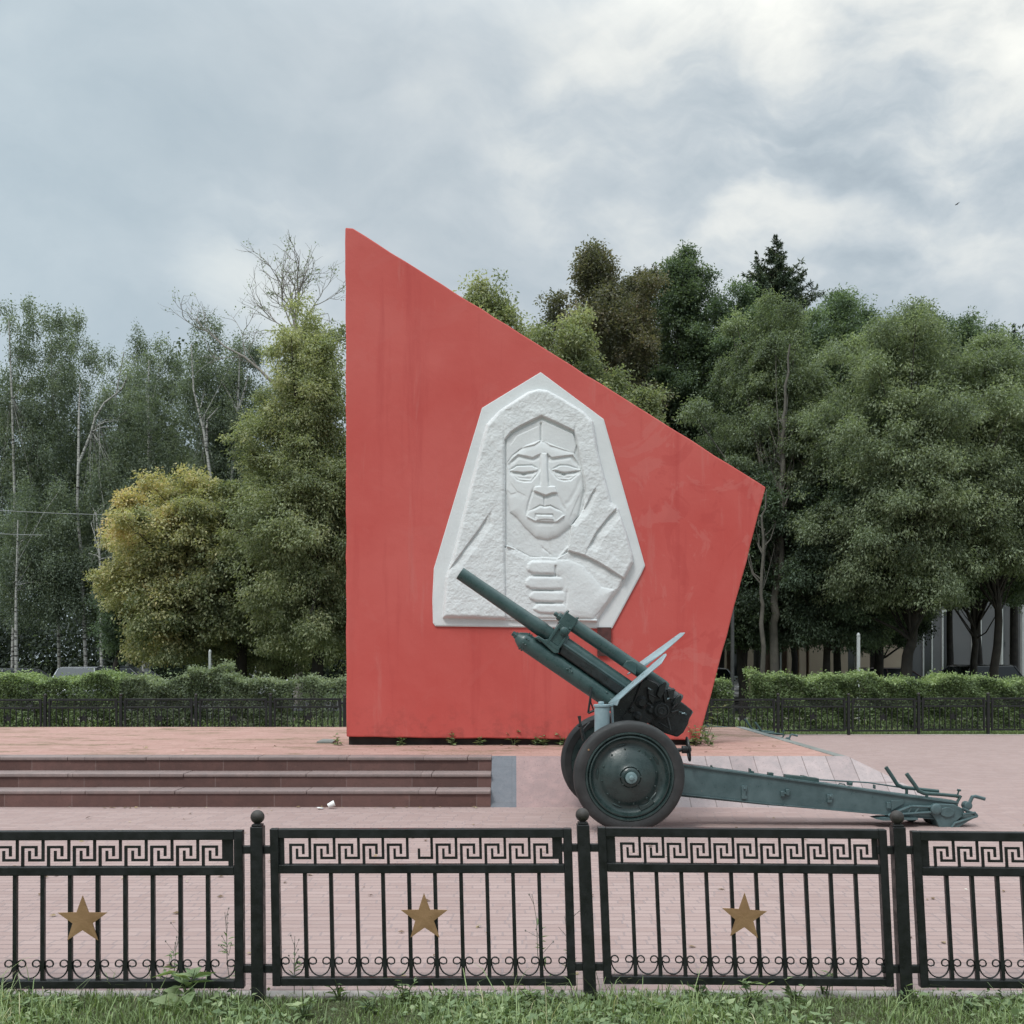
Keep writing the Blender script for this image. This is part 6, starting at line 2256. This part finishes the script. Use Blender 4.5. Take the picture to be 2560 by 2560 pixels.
Dg = math.radians
car('silver grey car with its roof showing above the left hedge', 196, 40, (0.36, 0.37, 0.39), Dg(-78), height=1.57)
car('dark blue car right of the silver one', 270, 42, (0.02, 0.025, 0.05), Dg(-85), height=1.58)
car('black car behind the left hedge below the leaning trunk', 326, 41, (0.02, 0.022, 0.024), Dg(-10), height=1.56)
car('dark grey car at the far left behind the hedge', 60, 43, (0.06, 0.06, 0.065), Dg(6), height=1.5)
car('white van glimpsed between the trees left of the wall', 690, 48, (0.72, 0.73, 0.74), Dg(-80), 5.0, 1.95, 2.1, True, 'parked_van', 'van')
car('white car glimpsed just right of the wall edge', 1775, 44, (0.7, 0.71, 0.72), Dg(-84), height=1.5)
car('black estate car with roof rails behind the right hedge', 2420, 40, (0.018, 0.018, 0.02), Dg(-165), 4.6, 1.85, 1.66)
car('dark red car between the tree trunks behind the right hedge', 2232, 42, (0.06, 0.02, 0.022), Dg(8), height=1.53)

# ------------------------------------------------------------------ posts and cables
POSTM = paint('dark_grey_post_paint', (0.035, 0.037, 0.038), (0.06, 0.062, 0.06), 0.6, 4, bump_s=0.2)
PALEM = paint('pale_grey_post_paint', (0.40, 0.42, 0.42), (0.50, 0.52, 0.51), 0.6, 4, bump_s=0.2)


def lamp_post(label, px, Y, h):
    p = P(px, HZ, Y)
    root = thing('street_lamp', (p[0], Y, 0.0), label, 'street lamp')
    mb = MB()
    mb.tube([(p[0], Y, -0.02), (p[0], Y, 0.5), (p[0], Y, h - 0.3), (p[0] - 0.1, Y, h), (p[0] - 0.7, Y, h + 0.15)], [0.075, 0.055, 0.045, 0.04, 0.03], 12)
    obj('pole', mb, POSTM, root, smooth=50)
    mb = MB()
    mb.obox((p[0] - 0.95, Y, h + 0.17), (0.28, 0, 0.04), (0, 0.10, 0), (0, 0, 0.05))
    obj('lamp_head', mb, PALEM, root, bevel=0.03)


lamp_post('thin dark lamp post rising just right of the wall edge', 1831, 27.8, 5.6)


def sign_post(label, px, Y, top, w=0.07):
    p = P(px, HZ, Y)
    z = P(px, top, Y)[2]
    root = thing('marker_post', (p[0], Y, 0.0), label, 'post')
    mb = MB()
    mb.box(p[0] - w, p[0] + w, Y - w, Y + w, -0.02, z)
    obj('shaft', mb, PALEM, root, bevel=0.01)
    mb = MB()
    mb.lathe([(w * 1.25, 0), (w * 1.25, 0.04), (w * 0.5, 0.09), (0.0001, 0.10)], (p[0], Y, z), (0, 0, 1), 12)
    obj('cap', mb, PALEM, root)


sign_post('pale grey post standing behind the right hedge', 2146, 30, 1590, 0.042)
sign_post('short pale post behind the tall shrub at left', 525, 30, 1632, 0.035)
CAB = paint('grey_cable', (0.16, 0.17, 0.17), (0.22, 0.23, 0.23), 0.6, 4, bump_s=0.1)
for a, b, Y, sag, lab in (((-400, 1238), (330, 1288), 36, 0.15, 'upper thin overhead cable crossing the dark trees at left'), ((-400, 1300), (105, 1338), 36, 0.1, 'lower short overhead cable at the left edge')):
    A, B = P(*a, Y), P(*b, Y)
    mb = MB()
    mb.tube([A + (B - A) * t - np.array([0, 0, sag * 4 * t * (1 - t)]) for t in np.linspace(0, 1, 15)], 0.014, 6)
    tag(obj('overhead_cable', mb, CAB), lab, 'cable')

# ------------------------------------------------------------------ buildings behind the right-hand trees
BEIGE = paint('beige_plaster', (0.40, 0.31, 0.245), (0.47, 0.375, 0.30), 0.85, 1.0, bump_s=0.2)
BRICKW = paint('brown_brick_wall', (0.10, 0.065, 0.05), (0.16, 0.10, 0.08), 0.9, 1.5, bump_s=0.3)
GREYW = paint('grey_plaster', (0.075, 0.079, 0.086), (0.10, 0.104, 0.11), 0.85, 0.8, bump_s=0.25)
WHITEW = paint('white_window_trim', (0.34, 0.36, 0.36), (0.42, 0.44, 0.44), 0.6, 2, bump_s=0.1)
ROOFW = paint('grey_roof', (0.08, 0.08, 0.085), (0.11, 0.11, 0.115), 0.8, 1, bump_s=0.2)


def building(label, px0, px1, Y, h, mat, pil, wins, pil_mat, win_h=(1.0, 4.2), name='building'):
    x0, x1 = P(px0, HZ, Y)[0], P(px1, HZ, Y)[0]
    root = thing(name, ((x0 + x1) / 2, Y, 0.0), label, 'building')
    mb = MB()
    mb.box(x0, x1, Y, Y + 9, -0.02, h)
    obj('wall', mb, mat, root)
    mb = MB()
    mb.box(x0 - 0.3, x1 + 0.3, Y - 0.3, Y + 9.3, h, h + 0.35)
    obj('roof', mb, ROOFW, root)
    for q in pil:
        x = P(q[0], HZ, Y)[0]
        mb = MB()
        mb.box(x - q[1], x + q[1], Y - 0.28, Y - 0.003, -0.02, h - 0.02)
        mb.box(x - q[1] * 1.2, x + q[1] * 1.2, Y - 0.33, Y - 0.285, -0.02, 0.5)
        obj('pilaster', mb, pil_mat, root, bevel=0.02)
    for q in wins:
        x = P(q, HZ, Y)[0]
        for (za, zb) in (win_h,) if not isinstance(win_h[0], tuple) else win_h:
            mb = MB()
            w = 0.27
            mb.box(x - w, x - w + 0.07, Y - 0.10, Y - 0.004, za, zb)
            mb.box(x + w - 0.07, x + w, Y - 0.10, Y - 0.004, za, zb)
            mb.box(x - w + 0.071, x + w - 0.071, Y - 0.10, Y - 0.004, zb - 0.12, zb)
            mb.box(x - w - 0.1, x + w + 0.1, Y - 0.16, Y - 0.004, za - 0.10, za - 0.002)
            fr = obj('window', mb, WHITEW, root)
            mb = MB()
            mb.box(x - w + 0.072, x + w - 0.072, Y - 0.05, Y - 0.002, za + 0.01, zb - 0.122)
            obj('pane', mb, GLASS, fr)
    return root


building('low beige building with pale pilasters behind the trunks right of the wall', 1700, 2225, 54, 6.5, BRICKW,
         [(1745, 0.35), (1795, 0.4), (1885, 0.45), (1975, 0.18), (2003, 0.18), (2045, 0.55), (2092, 0.5), (2160, 0.45), (2212, 0.9)], [1840, 1940, 2125], BEIGE, (1.0, 2.8))
building('grey building with tall narrow white-framed windows at the right edge', 2246, 2900, 56, 9.5, GREYW, [(2500, 0.05), (2532, 0.05), (2552, 0.045), (2620, 0.06)], [2318, 2366, 2440, 2580, 2650, 2720], WHITEW, ((0.8, 4.6), (5.6, 8.4)))

# ------------------------------------------------------------------ small things
LIT, kl, bl, _ = new_mat('white_paper_cup')
bl.inputs['Base Color'].default_value = (0.75, 0.75, 0.73, 1)
bl.inputs['Roughness'].default_value = 0.6
cupp = G(815, 2026)
cup = thing('paper_cup', (cupp[0], 12.45, 0.0), 'crushed white paper cup lying at the foot of the steps', 'litter')
mb = MB()
mb.lathe([(0.026, 0.0), (0.030, 0.03), (0.037, 0.085), (0.034, 0.085), (0.027, 0.03), (0.022, 0.006), (0.0001, 0.006)], (cupp[0], 12.45, 0.035), (0.8, 0.2, 0.35), 14)
obj('cup_body', mb, LIT, cup, smooth=50)
mb = MB()
mb.lathe([(0.040, 0), (0.040, 0.006), (0.03, 0.01), (0.0001, 0.01)], (cupp[0] - 0.09, 12.42, 0.012), (0.15, 0.1, 1), 14)
obj('cup_lid', mb, LIT, cup, smooth=50)
# thin slab on the platform near the wall corner
sp = P(815, HZ, 15.6)
mb = MB()
mb.prism([(sp[0] - 0.13, 15.5, PZ + 0.002), (sp[0] + 0.12, 15.48, PZ + 0.002), (sp[0] + 0.15, 15.7, PZ + 0.002), (sp[0] - 0.07, 15.74, PZ + 0.002)],
         [(sp[0] - 0.12, 15.5, PZ + 0.03), (sp[0] + 0.12, 15.48, PZ + 0.025), (sp[0] + 0.15, 15.7, PZ + 0.045), (sp[0] - 0.07, 15.74, PZ + 0.05)])
tag(obj('loose_slab', mb, M['kerb_grey'], bevel=0.004), 'thin grey slab lying on the bricks near the left wall corner', 'slab')
# leaves and scraps blown over the paving
rngf = np.random.default_rng(515)
fx_, fy_, fz_ = [], [], []
for i in range(260):
    if i < 150:
        fx_.append(rngf.uniform(-5, 8)); fy_.append(rngf.uniform(5.7, 12.4)); fz_.append(0.008)
    elif i < 190:
        fx_.append(rngf.uniform(-5.5, -0.4)); fy_.append(12.54 - abs(rngf.normal()) * 0.06); fz_.append(0.01)
    else:
        fx_.append(rngf.uniform(-6, 4.0)); fy_.append(15.15 - abs(rngf.normal()) * 0.55); fz_.append(PZ + 0.008)
nF = len(fx_)
ax_ = rngf.normal(size=(nF, 3))
ax_[:, 2] = rngf.uniform(-0.05, 0.25, nF)
sz_ = rngf.uniform(0.025, 0.07, nF)
V, Q = leaf_quads(np.stack([fx_, fy_, fz_], 1), ax_, np.tile([0, 0, 1.0], (nF, 1)) + rngf.normal(size=(nF, 3)) * 0.2, sz_, sz_ * 0.6)
V[:, 2] = np.maximum(V[:, 2], np.repeat(np.array(fz_) - 0.004, 4))
LEAF['dry'] = leaf_mat('dry_fallen_leaves', [(0.0, (0.10, 0.06, 0.035)), (0.5, (0.22, 0.15, 0.08)), (0.8, (0.38, 0.30, 0.17)), (1.0, (0.6, 0.57, 0.5))], trans=0.1)
tag(npobj('fallen_leaves', V, Q, LEAF['dry'], tint=rngf.random(nF)), 'dry leaves and scraps scattered over the paving', 'leaves', kind='stuff')

# distant bird
bp = P(2394, 509, 60.0)
bird = thing('flying_bird', tuple(bp), 'tiny dark bird gliding in the cloudy sky at right', 'bird')
BIRD = paint('dark_feathers', (0.02, 0.02, 0.022), (0.03, 0.03, 0.03), 0.8, 9, bump_s=0.1)
mb = MB()
c = bp
wv_ = np.array([0.80, 0.15, 0.58])
mb.add([c + np.array([-0.10, 0, -0.05]), c + np.array([-0.02, -0.09, -0.03]), c + np.array([0.06, 0, 0.02]), c + np.array([-0.02, 0.09, -0.03]), c + np.array([-0.02, 0, 0.03]), c + np.array([-0.02, 0, -0.07]),
        c + wv_ * 0.19 + np.array([0, -0.03, 0.0]), c + wv_ * 0.19 + np.array([0, 0.03, 0.01]), c + wv_ * 0.32, c + np.array([-0.17, 0, -0.055]),
        c + np.array([-0.02, 0.12, 0.01]), c + np.array([-0.04, 0.30, 0.0])],
       [(0, 1, 4), (1, 2, 4), (2, 3, 4), (3, 0, 4), (0, 5, 1), (1, 5, 2), (2, 5, 3), (3, 5, 0), (4, 2, 7, 6), (6, 7, 8), (0, 9, 1), (0, 3, 9), (4, 10, 11), (3, 11, 10)])
obj('bird_body', mb, BIRD, bird)
